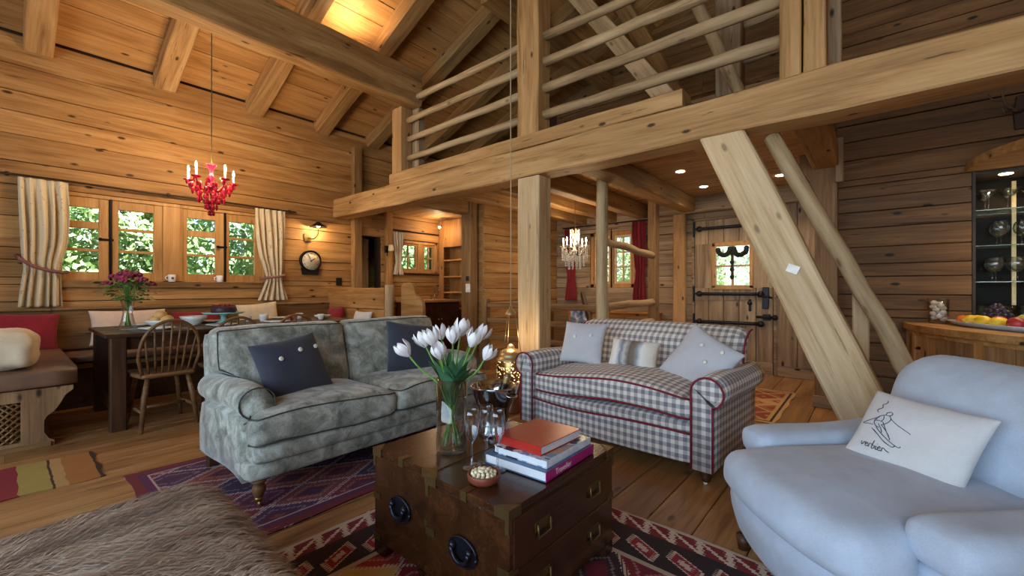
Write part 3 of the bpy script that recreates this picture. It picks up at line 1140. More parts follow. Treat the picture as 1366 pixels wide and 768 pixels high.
def seat_fn(x0, x1):
    cx = (x0 + x1) / 2

    def fn(x, y, z):
        k = smooth(-.36, -.28, y)
        lim = .70
        if abs(x) > lim:
            x = math.copysign(abs(x) - (abs(x) - lim) * k, x)
        if z > .40:
            u = (x - cx) / ((x1 - x0) / 2)
            z += .055 * max(0, 1 - u * u) ** .7 * max(0, 1 - ((y + .12) / .42) ** 2) ** .6
        if y < -.42:
            z += .01 * math.sin(x * 7)
        return wrinkle((x, y, z), 5, .008)
    return fn


for x0, x1 in ((-HW + .01, -.004), (.004, HW - .01)):
    f = seat_fn(x0, x1)
    c = MB().softbox(x0, x1, -.475, .22, .31, .455, .045, 14, f).build('seat_cushion', F_SOFA, sofa)
    zt = .447
    for zz in (zt, .322):
        pts = [f(x0 + .006 + .0 * k, -.40 + .02 * k, zz) for k in (3, 1)] + [f(x0 + .02, -.455, zz)]
        pts += [f(x0 + (x1 - x0) * k / 14, -.468, zz) for k in range(1, 14)]
        pts += [f(x1 - .02, -.455, zz)]
        MB().tube(pts, .0042, 6).build('piping', F_PIPE, c)


def back_fn(x0, x1):
    cx = (x0 + x1) / 2

    def fn(x, y, z):
        k = 1 - smooth(.56, .64, z)
        lim = .69
        if abs(x) > lim:
            x = math.copysign(abs(x) - (abs(x) - lim) * k, x)
        if y < .2:
            u = (x - cx) / ((x1 - x0) / 2)
            v = (z - .62) / .26
            y -= .05 * max(0, 1 - u * u) ** .7 * max(0, 1 - v * v) ** .6
        y += (z - .42) * .22
        return wrinkle((x, y, z), 5, .008)
    return fn


for x0, x1 in ((-HW + .02, -.004), (.004, HW - .02)):
    f = back_fn(x0, x1)
    c = MB().softbox(x0, x1, .10, .27, .42, .88, .055, 14, f).build('back_cushion', F_SOFA, sofa)
    out = x0 if x0 < -.1 else x1
    sg = -1 if out < 0 else 1
    pts = [f(out - sg * .02, .115, .50 + .36 * k / 8) for k in range(9)]
    xs = [x0 + .03 + (x1 - x0 - .06) * k / 8 for k in range(9)]
    if sg > 0:
        xs = xs[::-1]
    pts += [f(q, .115, .866) for q in xs]
    MB().tube(pts, .0042, 6).build('piping', F_PIPE, c)
MB().softbox(-HW + .03, HW - .03, .33, .43, .13, .84, .04, 8, lambda x, y, z: (x, y + max(0, z - .42) * .13, z)).build('back_frame', F_SOFA, sofa)

for sg in (-1, 1):
    prof = []
    for k in range(15):
        a = -PI * .42 + (PI * 1.45) * k / 14
        prof.append((.785 + .088 * math.cos(a), .515 + .082 * math.sin(a)))
    prof = [(.86, .13), (.862, .3), (.85, .42)] + prof + [(.70, .40), (.70, .13)]
    if sg < 0:
        prof = [(-x, z) for x, z in prof][::-1]
    rings = []
    for k in range(7):
        y = -.335 + .72 * k / 6
        s = .96 if k == 0 else 1.0
        cx = .785 * sg
        rings.append([(cx + (x - cx) * s, y, z + .012 * math.sin(k * .9) - (.015 if k == 0 else 0)) for x, z in prof])
    a = MB().rings(rings).build('arm', F_SOFA, sofa)
    pp = [(x, -.338, z) for x, z in (prof[2:19] if sg > 0 else prof[::-1][2:19])]
    MB().tube(pp, .0042, 6).build('piping', F_PIPE, a)
M_CAST = plain('brass_castor', srgb(150, 122, 66), .35, .8)
for sx in (-1, 1):
    g = MB().lathe([(.032, .14), (.036, .128), (.022, .118), (.03, .105), (.033, .085), (.024, .062), (.018, .05)], 12, (sx * .80, -.40, 0)).build('leg', W_CHAIR, sofa)
    MB().lathe([(.02, .052), (.022, .04), (.016, .03)], 10, (sx * .80, -.40, 0)).sphere((sx * .80, -.405, .017), .018, 10, 6, (.6, 1, .95)).build('castor', M_CAST, g)
    MB().box(sx * .80 - .025, sx * .80 + .025, .35, .40, 0, .14, .006).build('leg', W_DARK, sofa)


def buttons(o, pts, w, h, th, r=.014):
    for x, z in pts:
        MB().lathe([(r * .3, -.004), (r, -.004), (r, .002), (r * .6, .004)], 10).build('button', M_PEARL, o, (x, pil_y(w, h, th, x, z) - .006, z), (PI / 2, 0, 0))


def pillow(name, label, w, h, th, mat, loc, rz, lean, roll, btn=(), seed=0.0, group=None):
    o = pillow_mesh(w, h, th, seed=seed).build(name, mat)
    place(o, loc, rz, lean, roll)
    tag(o, label, 'cushion', group)
    buttons(o, btn, w, h, th)
    return o


pillow('sofa_cushion', 'dark denim cushion with three pearl buttons beside the rolled arm of the velvet sofa', .42, .37, .15, F_DENIM, (-2.715, 1.14, .645), PI / 2 + .12, .42, -.13, [(-.09, .05), (.04, .075), (.155, .075)], 1.3)
pillow('sofa_cushion', 'dark denim cushion on the velvet sofa behind the white tulips', .42, .40, .14, F_DENIM, (-2.75, 2.06, .66), PI / 2 - .15, .4, .16, [(-.02, .05)], 4.1)

# ------------------------------------------------------------------ checked sofa
cs = thing('checked_sofa', 'grey and white checked sofa with crimson piping and scrolled arms', 'sofa', (-1.35, 3.0, 0), math.radians(-4))
cs.scale = (.94, 1, 1)
MB().softbox(-.65, .65, -.40, .40, .095, .30, .03, 10, lambda x, y, z: (x, y - (.03 * max(0, 1 - (x / .66) ** 2) if y < -.3 else 0), z)).build('base', F_CHECK, cs)
bd = MB().softbox(-.64, .64, -.425, .30, .275, .355, .035, 10, lambda x, y, z: (x, y - (.03 * max(0, 1 - (x / .66) ** 2) if y < -.3 else 0), z + .01 * math.sin(x * 5))).build('front_border', F_CHECK, cs)
MB().tube([(-.64 + 1.28 * k / 16, -.428 - .03 * (1 - ((-.64 + 1.28 * k / 16) / .66) ** 2), .285 + .01 * math.sin((-.64 + 1.28 * k / 16) * 5)) for k in range(17)], .0065, 6).build('piping', F_RED, bd)


def cseat(x, y, z):
    if z > .44:
        z += .06 * max(0, 1 - (x / .63) ** 2) ** .6 * max(0, 1 - ((y + .08) / .40) ** 2) ** .5
    z += .022 * math.sin(x * 4.4 + .7) * (1 if y < -.2 else .4)
    if y < -.2:
        y -= .03 * max(0, 1 - (x / .64) ** 2)
    return wrinkle((x, y, z), 4, .006)


c = MB().softbox(-.635, .635, -.44, .26, .365, .495, .045, 18, cseat).build('seat_cushion', F_CHECK, cs)
for zz in (.485, .378):
    pts = [cseat(-.632, -.30 + .0, zz), cseat(-.63, -.39, zz), cseat(-.60, -.43, zz)] + [cseat(-.58 + 1.16 * k / 20, -.438, zz) for k in range(21)] + [cseat(.60, -.43, zz), cseat(.63, -.39, zz)]
    MB().tube(pts, .0065, 6).build('piping', F_RED, c)


def cback(x, y, z):
    y += (z - .4) * .18
    if z > .72:
        y += (z - .72) * .5
    if y < .3 and z < .75:
        y -= .03 * max(0, 1 - (x / .7) ** 2)
    return Vector((x, y, z + .012 * (1 - (x / .7) ** 2)))


bk = MB().softbox(-.72, .72, .20, .36, .28, .845, .07, 14, cback).build('backrest', F_CHECK, cs)
for sg in (-1, 1):
    pts = [cback(sg * .722, .22 + .13 * math.sin(PI * k / 10) * .0 + (.0 if k < 8 else (k - 7) * .04), .48 + .33 * min(k, 8) / 8 + (.0 if k < 9 else .02)) for k in range(11)]
    MB().tube(pts, .0065, 6).build('piping', F_RED, bk)
for sg in (-1, 1):
    prof = [(.765, .095), (.765, .3), (.765, .46), (.79, .465)]
    for k in range(13):
        a = -PI * .38 + (PI * 1.38) * k / 12
        prof.append((.732 + .095 * math.cos(a), .535 + .088 * math.sin(a)))
    prof += [(.64, .48), (.64, .095)]
    if sg < 0:
        prof = [(-x, z) for x, z in prof][::-1]
    rings = [[(x, -.44 + .82 * k / 6, z + .008 * math.sin(k)) for x, z in prof] for k in range(7)]
    a = MB().rings(rings).build('arm', F_CHECK, cs)
    path = (prof if sg > 0 else prof[::-1])
    MB().tube([(x, -.443, z) for x, z in path], .0065, 6).build('piping', F_RED, a)
for sx in (-1, 1):
    g = MB().lathe([(.036, .1), (.03, .085), (.036, .075), (.028, .06), (.034, .05), (.024, .03), (.02, .018)], 12, (sx * .70, -.37, 0)).build('leg', W_DARK, cs)
    MB().sphere((sx * .70, -.375, .014), .014, 10, 6).build('castor', M_PEARL, g)
    MB().box(sx * .70 - .025, sx * .70 + .025, .32, .37, 0, .1, .006).build('leg', W_DARK, cs)

pillow('sofa_cushion', 'pale grey cushion with two white buttons at the checked sofa arm near the thick post', .36, .34, .13, F_LILAC, (-1.77, 3.0, .685), .12, .38, .02, [(-.05, .03), (.08, .05)], 7.0)
pillow('sofa_cushion', 'pale grey cushion tipped onto one corner on the checked sofa', .40, .40, .14, F_LILAC, (-.86, 2.95, .635), -.12, .42, .50, [(-.03, .10), (.06, .02), (.1, .13)], 9.0)


def fur_cushion_mat():
    t = NT('striped_fur')
    v = t.coord()
    p = t.sep(v)
    n = t.noise(v, 16, 3)
    x = t.math('ADD', p[0], t.math('MULTIPLY', t.math('SUBTRACT', n, .5), .05))
    f = t.math('ADD', t.math('MULTIPLY', x, 2.4), .5)
    col = t.ramp(f, [(.04, srgb(226, 220, 208)), (.22, srgb(238, 234, 226)), (.30, srgb(120, 132, 150)), (.38, srgb(200, 196, 190)), (.46, srgb(110, 102, 92)), (.56, srgb(126, 116, 100)), (.62, srgb(150, 156, 168)), (.70, srgb(236, 234, 228)), (.9, srgb(214, 204, 188))])
    t.set(Base_Color=col, Roughness=1.0)
    t.bump(t.noise(v, 160, 2), .6, .01)
    return t.m


pillow('fur_cushion', 'striped grey and white fur cushion in the middle of the checked sofa', .38, .22, .13, fur_cushion_mat(), (-1.35, 3.02, .63), 0, .35, .03, (), 12.0)

# ------------------------------------------------------------------ linen armchair
TH = math.radians(-47)
ac = thing('linen_armchair', 'low pale blue linen armchair with plump seat cushion', 'armchair', (.105, 2.045, 0), TH)


def abase(x, y, z):
    if y < -.1:
        y -= .10 * max(0, 1 - (x / .45) ** 2)
        y += .05 * (1 - smooth(.05, .3, z))
    return Vector((x, y, z))


MB().softbox(-.41, .42, -.42, .42, .05, .33, .10, 12, abase).build('base', F_LINEN, ac)


def aseat(x, y, z):
    if y < -.05:
        y -= .10 * max(0, 1 - (x / .42) ** 2)
    k = smooth(-.36, -.26, y)
    lim = .265
    if abs(x) > lim:
        x = math.copysign(abs(x) - (abs(x) - lim) * k, x)
    if z > .38:
        z += .06 * max(0, 1 - (x / .40) ** 2) ** .6 * max(0, 1 - ((y + .12) / .42) ** 2) ** .5
    return wrinkle((x, y, z), 4, .01)


MB().softbox(-.34, .355, -.46, .24, .30, .435, .065, 18, aseat).build('seat_cushion', F_LINEN, ac)
for sg in (-1, 1):
    def fa(x, y, z, sg=sg):
        if z > .36:
            x += sg * .03 * smooth(.36, .46, z)
        z += .025 * smooth(-.1, .4, y)
        return wrinkle((x, y, z), 5, .006)
    x0, x1 = (.275, .43) if sg > 0 else (-.41, -.265)
    a = MB().softbox(x0, x1, -.33, .40, .10, .40, .05, 10, fa).build('arm', F_LINEN, ac)
    x0, x1 = (.265, .455) if sg > 0 else (-.435, -.26)
    MB().softbox(x0, x1, -.345, .40, .385, .515, .05, 10, fa).build('arm_pad', F_LINEN, a)


def aback(x, y, z):
    y += (z - .3) * .30
    if y < .4:
        y -= .05 * max(0, 1 - (x / .40) ** 2) * max(0, 1 - ((z - .55) / .3) ** 2)
    if z > .6:
        x *= 1 - .1 * smooth(.7, .86, z)
    return wrinkle((x, y, z), 4, .006)


MB().softbox(-.40, .40, .17, .38, .22, .84, .10, 14, aback).build('backrest', F_LINEN, ac)
for sx in (-1, 1):
    for sy in (-.38, .36):
        MB().lathe([(.02, 0), (.028, .06)], 10, (sx * .36, sy, 0)).build('leg', W_DARK, ac)

vp = pillow_mesh(.38, .30, .12, seed=21.0).build('embroidered_cushion', F_WHITE)
AM = Matrix.Translation((.105, 2.045, 0)) @ Matrix.Rotation(TH, 4, 'Z')
vp.matrix_basis = AM @ Matrix.Translation((-.05, .07, .575)) @ Matrix.Rotation(math.radians(12), 4, 'Z') @ Matrix.Rotation(-.62, 4, 'X') @ Matrix.Rotation(.04, 4, 'Y')
tag(vp, 'white cushion embroidered with a skier on the linen armchair', 'cushion')
M_THREAD = plain('dark_thread', srgb(40, 44, 60), .8)


def stroke(m, pts, r=.0011):
    P = [(x, pil_y(.38, .30, .12, x, z) - .0012 + noise.noise(Vector((x * 9 + 21, z * 9, 21))) * .012 * max(0, (1 - (2 * x / .38) ** 2) * (1 - (2 * z / .30) ** 2)) ** .3, z) for x, z in pts]
    m.tube(P, r, 5)


def poly(pts, n=4):
    """rounds a polyline (Catmull-Rom)"""
    out = []
    q = [pts[0]] + list(pts) + [pts[-1]]
    for i in range(1, len(q) - 2):
        for k in range(n):
            t = k / n
            a, b, c, d = q[i - 1], q[i], q[i + 1], q[i + 2]
            out.append(tuple(.5 * ((2 * b[j]) + (-a[j] + c[j]) * t + (2 * a[j] - 5 * b[j] + 4 * c[j] - d[j]) * t * t + (-a[j] + 3 * b[j] - 3 * c[j] + d[j]) * t ** 3) for j in range(len(b))))
    out.append(tuple(pts[-1]))
    return out


m = MB()
ox, oz = -.075, .0
for pts in ([(.0, .045), (.012, .052), (.02, .045), (.014, .036), (.002, .036), (.0, .045)],           # head
            [(.002, .036), (-.018, .026), (-.03, .004), (-.022, -.012), (-.004, -.018)],             # back
            [(.014, .036), (.024, .022), (.016, .004), (.0, -.006)],                               # chest
            [(.022, .026), (.045, .012), (.07, .002), (.098, -.008)],                              # arm and pole
            [(-.018, .022), (-.045, .006), (-.072, -.014), (-.05, -.012), (-.03, -.012)],            # rear arm and pole
            [(-.022, -.012), (.0, -.03), (.022, -.044), (.036, -.05)],
            [(.0, -.006), (.022, -.022), (.04, -.04), (.048, -.052)],                              # legs
            [(-.03, -.026), (.0, -.044), (.03, -.062), (.062, -.074), (.07, -.066)],                # ski
            [(-.012, -.022), (.02, -.042), (.05, -.058), (.08, -.068), (.086, -.062)],
            [(-.028, .006), (-.012, .008), (.004, .004)], [(.004, .004), (.016, -.012), (.03, -.03), (.044, -.046)], [(-.012, -.004), (.004, -.02), (.012, -.034)], [(-.004, .03), (.0, .018), (-.004, .008)], [(-.02, -.03), (.01, -.05), (.036, -.066), (.05, -.07)],
            [(-.03, .1), (-.024, .088), (-.034, .076), (-.026, .064), (-.04, .05), (-.03, .04)]):   # track
    stroke(m, poly([(ox + x, oz + z) for x, z in pts]))
m.build('skier_drawing', M_THREAD, vp)
m = MB()
wx, wz = -.12, -.098
glyph = [[(.0, .012), (.005, .0), (.011, .012), (.016, .01)],
         [(.016, .006), (.024, .009), (.021, .013), (.016, .007), (.02, .0), (.028, .003)],
         [(.03, .0), (.031, .012), (.037, .012), (.041, .009)],
         [(.043, .026), (.042, .0), (.05, .002), (.051, .009), (.044, .009)],
         [(.056, .011), (.057, .0), (.062, .002)], [(.0575, .018), (.0585, .019)],
         [(.062, .006), (.071, .009), (.068, .013), (.063, .007), (.067, .0), (.074, .003)],
         [(.077, .0), (.078, .012), (.084, .012), (.09, .008), (.1, .006)]]
for g in glyph:
    stroke(m, poly([(wx + x * 1.05, wz + z * 1.15 - x * .05) for x, z in g]), .0012)
m.build('embroidered_word', M_THREAD, vp)
# ------------------------------------------------------------------ the two campaign chests
M_CBRASS = plain('chest_brass', srgb(112, 90, 54), .42, .8, bump=.3)
M_GUN = plain('dark_iron_plate', srgb(52, 54, 64), .35, .8)


def chest(label, loc, w, l, h, drawers):
    """w along X, l along Y; end with the lifting handle faces -Y, drawers face +X"""
    t = thing('campaign_chest', label, 'chest', loc)
    x, y = w / 2, l / 2
    MB().box(-x, x, -y, y, .05, h - .028, .004).build('body', W_CHEST, t)
    MB().box(-x - .003, x + .003, -y - .003, y + .003, h - .026, h, .005).build('lid', W_CHEST, t)
    for sx in (-1, 1):
        for sy in (-1, 1):
            MB().prism([(sx * x, 0), (sx * (x - .07), 0), (sx * (x - .09), .05), (sx * x, .05)], 'xz', *sorted((sy * y, sy * (y - .06)))).build('foot', W_CHEST, t)
            L = .055

            def ell(o_, i_, L_):
                return [(sx * (x + o_), sy * (y + o_)), (sx * (x - L_), sy * (y + o_)), (sx * (x - L_), sy * (y + i_)), (sx * (x + i_), sy * (y + i_)), (sx * (x + i_), sy * (y - L_)), (sx * (x + o_), sy * (y - L_))]
            MB().prism([(sx * (x + .0055), sy * (y + .0055)), (sx * (x - L), sy * (y + .0055)), (sx * (x - L * .55), sy * (y - L * .4)), (sx * (x - L * .4), sy * (y - L * .55)), (sx * (x + .0055), sy * (y - L))], 'xy', h - .001, h + .002).build('corner_plate', M_CBRASS, t)
            MB().prism(ell(.0055, .0032, L), 'xy', h - .03, h - .0012).build('brass_corner', M_CBRASS, t)
            MB().prism(ell(.0035, .0005, .012), 'xy', h - .075, h - .0302).build('brass_corner', M_CBRASS, t)
            for zz in (.055, h * .52):
                MB().prism(ell(.003, .0005, L * .8), 'xy', zz, zz + .026).build('brass_corner', M_CBRASS, t)
    for sy in (-1, 1):
        m = MB()
        m.box(-.014, .014, *sorted((sy * (y + .005), sy * (y - .04))), h - .03, h + .002)
        m.build('brass_strap', M_CBRASS, t)
        # lifting handle on an oval iron plate
        pl = MB()
        ring = [(.062 * math.cos(a) * (1 if abs(math.cos(a)) < .7 else 1.05), h * .55 + .048 * math.sin(a)) for a in [2 * PI * k / 20 for k in range(20)]]
        pl.prism(ring, 'xz', *sorted((sy * (y + .001), sy * (y + .008))))
        rim = [(px, sy * (y + .009), pz) for px, pz in ring]
        pl.tube(rim + rim[:1], .004, 6)
        pl = pl.build('handle_plate', M_GUN, t)
        hd = MB()
        hd.tube([(.04 * math.cos(a), sy * (y + .022), h * .55 + .012 + .042 * math.sin(a)) for a in [PI + PI * k / 10 for k in range(11)]], .008, 8)
        for q in (-.04, .04):
            hd.sphere((q, sy * (y + .016), h * .55 + .014), .013, 8, 6)
        hd.build('bail', M_GUN, pl)
    if drawers:
        for zz in (.075, .245):
            d = MB().box(x - .004, x + .005, -y + .02, y - .02, zz, zz + .16, .003).build('drawer', W_CHEST, t)
            for q in (-.17, .17):
                m = MB()
                m.box(x + .004, x + .007, q - .042, q + .042, zz + .075, zz + .105, .001)
                m.tube([(x + .012, q - .035, zz + .1), (x + .014, q - .035, zz + .058), (x + .014, q + .035, zz + .058), (x + .012, q + .035, zz + .1)], .0045, 6)
                m.build('pull', M_CBRASS, d)
    return t


chest('dark wooden brass bound chest with the tulip vase on it', (-1.425, 1.345, .0055), .38, .66, .44, False)
chest('dark wooden brass bound chest with drawers and books on it', (-1.035, 1.325, .0055), .39, .68, .44, True)
TOPZ = .4485

# ------------------------------------------------------------------ rugs
def kilim(name, base, pal, a, b, line, dots=True, border=None, half=(1, 1)):
    """flat woven diamonds: cell colours from a palette, pale stepped outlines"""
    t = NT(name)
    p = t.sep(t.coord())
    st = .012
    X = t.math('SNAP', p[0], st)
    Y = t.math('SNAP', p[1], st)
    u = t.math('ADD', t.math('DIVIDE', X, a), t.math('DIVIDE', Y, b))
    v = t.math('SUBTRACT', t.math('DIVIDE', X, a), t.math('DIVIDE', Y, b))
    fu, fv = t.math('FRACT', u), t.math('FRACT', v)
    cu, cv = t.math('FLOOR', u), t.math('FLOOR', v)
    comb = t.new('ShaderNodeCombineXYZ')
    t.l(cu, comb.inputs[0])
    t.l(cv, comb.inputs[1])
    wn = t.new('ShaderNodeTexWhiteNoise')
    t.l(comb.outputs[0], wn.inputs['Vector'])
    n = len(pal)
    col = t.ramp(wn.outputs['Value'], [(i / n, c) for i, c in enumerate(pal)], 'CONSTANT')
    # nested diamond inside each cell
    du = t.math('ABSOLUTE', t.math('SUBTRACT', fu, .5))
    dv = t.math('ABSOLUTE', t.math('SUBTRACT', fv, .5))
    mx = t.math('MAXIMUM', du, dv)
    inner = t.math('LESS_THAN', mx, .2)
    col = t.mix(inner, col, base)
    core = t.math('LESS_THAN', mx, .09)
    wn2 = t.math('FRACT', t.math('MULTIPLY', wn.outputs['Value'], 7.3))
    col = t.mix(core, col, t.ramp(wn2, [(i / n, c) for i, c in enumerate(pal[::-1])], 'CONSTANT'))
    ln = t.math('GREATER_THAN', mx, .455)
    if dots:
        dash = t.math('GREATER_THAN', t.math('FRACT', t.math('MULTIPLY', t.math('ADD', p[0], t.math('MULTIPLY', p[1], .6)), 55)), .35)
        ln = t.math('MULTIPLY', ln, dash)
    col = t.mix(ln, col, line)
    ring = t.math('MULTIPLY', t.math('GREATER_THAN', mx, .27), t.math('LESS_THAN', mx, .31))
    col = t.mix(t.math('MULTIPLY', ring, .35), col, line)
    if border:
        ex = t.math('SUBTRACT', half[0], t.math('ABSOLUTE', p[0]))
        ey = t.math('SUBTRACT', half[1], t.math('ABSOLUTE', p[1]))
        e = t.math('MINIMUM', ex, ey)
        for lo, hi, c in border:
            band = t.math('MULTIPLY', t.math('GREATER_THAN', e, lo), t.math('LESS_THAN', e, hi))
            if c == 'zig':
                z = t.math('PINGPONG', t.math('ADD', X, Y), .06)
                zz = t.math('LESS_THAN', t.math('ABSOLUTE', t.math('SUBTRACT', t.math('MULTIPLY', t.math('SUBTRACT', e, lo), .06 / (hi - lo)), z)), .014)
                col = t.mix(band, col, t.mix(zz, srgb(120, 34, 40), srgb(206, 190, 172)))
            elif c == 'motif':
                q = t.math('ADD', t.math('ABSOLUTE', t.math('SUBTRACT', t.math('FRACT', t.math('MULTIPLY', t.math('ADD', X, Y), 5.5)), .5)), t.math('ABSOLUTE', t.math('SUBTRACT', t.math('DIVIDE', t.math('SUBTRACT', e, lo), hi - lo), .5)))
                k = t.ramp(q, [(0, srgb(196, 176, 160)), (.16, srgb(196, 176, 160)), (.165, srgb(140, 30, 44)), (.34, srgb(140, 30, 44)), (.345, srgb(200, 184, 166)), (.41, srgb(200, 184, 166)), (.415, srgb(38, 28, 30))], 'CONSTANT')
                col = t.mix(band, col, k)
            else:
                col = t.mix(band, col, c)
    nz = t.noise(t.coord(), 260, 2)
    n2 = t.noise(t.coord(), 4, 3)
    col = t.mix(t.math('MULTIPLY', n2, .25), col, tuple(x * .5 for x in base[:3]) + (1,))
    t.set(Base_Color=col, Roughness=.95)
    t.bump(nz, .4, .003)
    return t.m


def rug(name, label, x0, x1, y0, y1, mat, rz=0.0, th=.006, wav=.004):
    cx, cy = (x0 + x1) / 2, (y0 + y1) / 2
    a, b = (x1 - x0) / 2, (y1 - y0) / 2
    m = MB()
    nx, ny = 14, 22
    top, bot = [], []
    for j in range(ny + 1):
        for i in range(nx + 1):
            u, v = 2 * i / nx - 1, 2 * j / ny - 1
            x = a * u + (wav * 2 * math.sin(v * 9 + 1) if i in (0, nx) else 0)
            y = b * v + (wav * 2 * math.sin(u * 7) if j in (0, ny) else 0)
            top.append((x, y, th))
            bot.append((x, y, .0005))
    n = (nx + 1) * (ny + 1)
    fs = []
    for j in range(ny):
        for i in range(nx):
            q = (j * (nx + 1) + i, j * (nx + 1) + i + 1, (j + 1) * (nx + 1) + i + 1, (j + 1) * (nx + 1) + i)
            fs.append(q)
            fs.append(tuple(n + k for k in q[::-1]))
    for i in range(nx):
        fs.append((i, n + i, n + i + 1, i + 1))
        k = ny * (nx + 1) + i
        fs.append((k, k + 1, n + k + 1, n + k))
    for j in range(ny):
        k = j * (nx + 1)
        fs.append((k, k + nx + 1, n + k + nx + 1, n + k))
        k += nx
        fs.append((k, n + k, n + k + nx + 1, k + nx + 1))
    m.add(top + bot, fs, False)
    o = m.build(name, mat, None, (cx, cy, 0), (0, 0, rz))
    return tag(o, label, 'rug'), (a, b)


K1 = kilim('kilim_purple', srgb(74, 34, 56), [srgb(112, 40, 52), srgb(70, 40, 76), srgb(120, 58, 60), srgb(52, 40, 70), srgb(134, 62, 48), srgb(96, 34, 66)], .26, .46, srgb(178, 156, 150),
           border=[(0, .05, srgb(110, 34, 40)), (.05, .09, srgb(84, 34, 68)), (.09, .10, srgb(180, 150, 140))], half=(.65, 1.09))
rug('kilim_rug', 'purple and red diamond kilim under the velvet sofa', -3.40, -2.10, .46, 2.64, K1)
K2 = kilim('kilim_red', srgb(104, 20, 34), [srgb(132, 24, 36), srgb(140, 30, 40), srgb(150, 44, 34), srgb(118, 20, 34), srgb(48, 28, 34), srgb(190, 160, 90)], .30, .34, srgb(196, 172, 150), dots=True,
           border=[(0, .025, srgb(196, 180, 158)), (.025, .12, 'zig'), (.12, .15, srgb(40, 28, 30)), (.15, .32, 'motif'), (.32, .345, srgb(176, 160, 138))], half=(1.07, 1.35))
rug('kilim_rug', 'red kilim with a dark patterned border under the chests', -1.94, .20, -.68, 2.0, K2, math.radians(-2), th=.005)


def stripe_mat(name, axis, stops):
    t = NT(name)
    p = t.sep(t.coord())
    n = t.noise(t.coord(), 9, 3)
    v = t.math('ADD', p[axis], t.math('MULTIPLY', t.math('SUBTRACT', n, .5), .03))
    f = t.math('ADD', v, .5)
    col = t.ramp(f, stops, 'CONSTANT')
    t.set(Base_Color=t.mix(t.math('MULTIPLY', n, .3), col, srgb(70, 40, 26)), Roughness=.95)
    t.bump(t.noise(t.coord(), 260, 2), .4, .003)
    return t.m


K3 = stripe_mat('kilim_striped', 1, [(0, srgb(60, 26, 26)), (.08, srgb(180, 150, 90)), (.30, srgb(150, 134, 70)), (.48, srgb(130, 28, 38)), (.655, srgb(158, 140, 72)), (.78, srgb(60, 36, 26)), (.79, srgb(176, 140, 84)), (.84, srgb(160, 106, 44)), (.975, srgb(44, 26, 20))])
rug('kilim_rug', 'small striped kilim in red olive and ochre beside the bench', -4.1, -3.50, -.60, .39, K3)
K4 = kilim('kilim_orange', srgb(150, 74, 56), [srgb(150, 62, 50), srgb(168, 90, 64), srgb(196, 156, 108), srgb(140, 54, 46)], .3, .3, srgb(200, 168, 122), dots=False,
           border=[(0, .10, srgb(196, 164, 114)), (.05, .07, srgb(50, 34, 30))], half=(.42, .68))
rug('kilim_rug', 'faded orange kilim by the entrance door', -1.40, -.60, 4.08, 5.44, K4)

# ------------------------------------------------------------------ fur covered ottoman
ot = thing('fur_ottoman', 'long haired brown grey fur covered ottoman', 'ottoman', (-1.44, -.42, 0))


def fur_mat():
    t = NT('long_fur')
    v = t.coord()
    n = t.noise(t.mapping(v, (1, .35, 1)), 5, 4, .6, .5)
    n2 = t.noise(v, 60, 2)
    f = t.math('ADD', t.math('MULTIPLY', n, .8), t.math('MULTIPLY', n2, .2))
    t.set(Base_Color=t.ramp(f, [(.34, srgb(96, 76, 58)), (.46, srgb(154, 128, 104)), (.57, srgb(190, 172, 150)), (.67, srgb(226, 216, 202))]), Roughness=.7)
    t.b.inputs['Sheen Weight'].default_value = .2
    return t.m


FUR = fur_mat()
ox0, ox1, oy0, oy1, oz0, oz1, orr = -.56, .55, -1.0, .93, .07, .385, .12


def obump(x, y, z):
    return wrinkle((x, y, z + (.02 * math.sin(x * 5) * math.cos(y * 4) if z > .25 else 0)), 4, .02)


MB().softbox(ox0, ox1, oy0, oy1, oz0, oz1, orr, 16, obump).build('seat', FUR, ot)
for sx in (ox0 + .12, ox1 - .12):
    for sy in (oy0 + .12, oy1 - .12):
        MB().lathe([(.025, 0), (.032, .08)], 10, (sx, sy, 0)).build('leg', W_DARK, ot)
rs = np.random.RandomState(5)
N = 42000
pts = np.stack([rs.uniform(ox0, ox1, N), rs.uniform(oy0, oy1, N), np.full(N, oz1)], 1)
side_n = int(N * .42)
sel = rs.rand(side_n)
for k in range(side_n):
    zz = rs.uniform(oz0 + .02, oz1)
    if sel[k] < .45:
        pts[k] = (rs.uniform(ox0, ox1), oy1, zz)
    elif sel[k] < .7:
        pts[k] = (ox1, rs.uniform(oy0, oy1), zz)
    else:
        pts[k] = (ox0, rs.uniform(oy0, oy1), zz)
hc = np.array([(ox0 + ox1) / 2, (oy0 + oy1) / 2, (oz0 + oz1) / 2])
hh = np.array([(ox1 - ox0) / 2, (oy1 - oy0) / 2, (oz1 - oz0) / 2])
q = pts - hc
inner = np.clip(q, -hh + orr, hh - orr)
dv = q - inner
nl = np.linalg.norm(dv, axis=1)[:, None]
nrm = np.where(nl > 1e-6, dv / np.maximum(nl, 1e-6), np.array([[0, 0, 1.0]]))
root = hc + inner + nrm * orr
root[:, 2] += np.where(root[:, 2] > .25, .02 * np.sin(root[:, 0] * 5) * np.cos(root[:, 1] * 4), 0)
sw = np.sin(root[:, 0] * 6 + 1) * .5 + np.sin(root[:, 1] * 3.3 + root[:, 0] * 4) * .6
comb = np.stack([.28 + .35 * sw, np.full(N, .95), np.full(N, -.05)], 1) + rs.normal(size=(N, 3)) * .22
comb -= nrm * (comb * nrm).sum(1)[:, None] * .9
comb /= np.linalg.norm(comb, axis=1)[:, None]
Ln = rs.uniform(.05, .10, N)[:, None]
p1 = root + (comb * .75 + nrm * .42) * Ln * .55
p2 = root + (comb * 1.0 + nrm * .36 + np.array([[0, 0, -.22]])) * Ln
wv = np.cross(comb, nrm)
wv /= np.linalg.norm(wv, axis=1)[:, None] + 1e-9
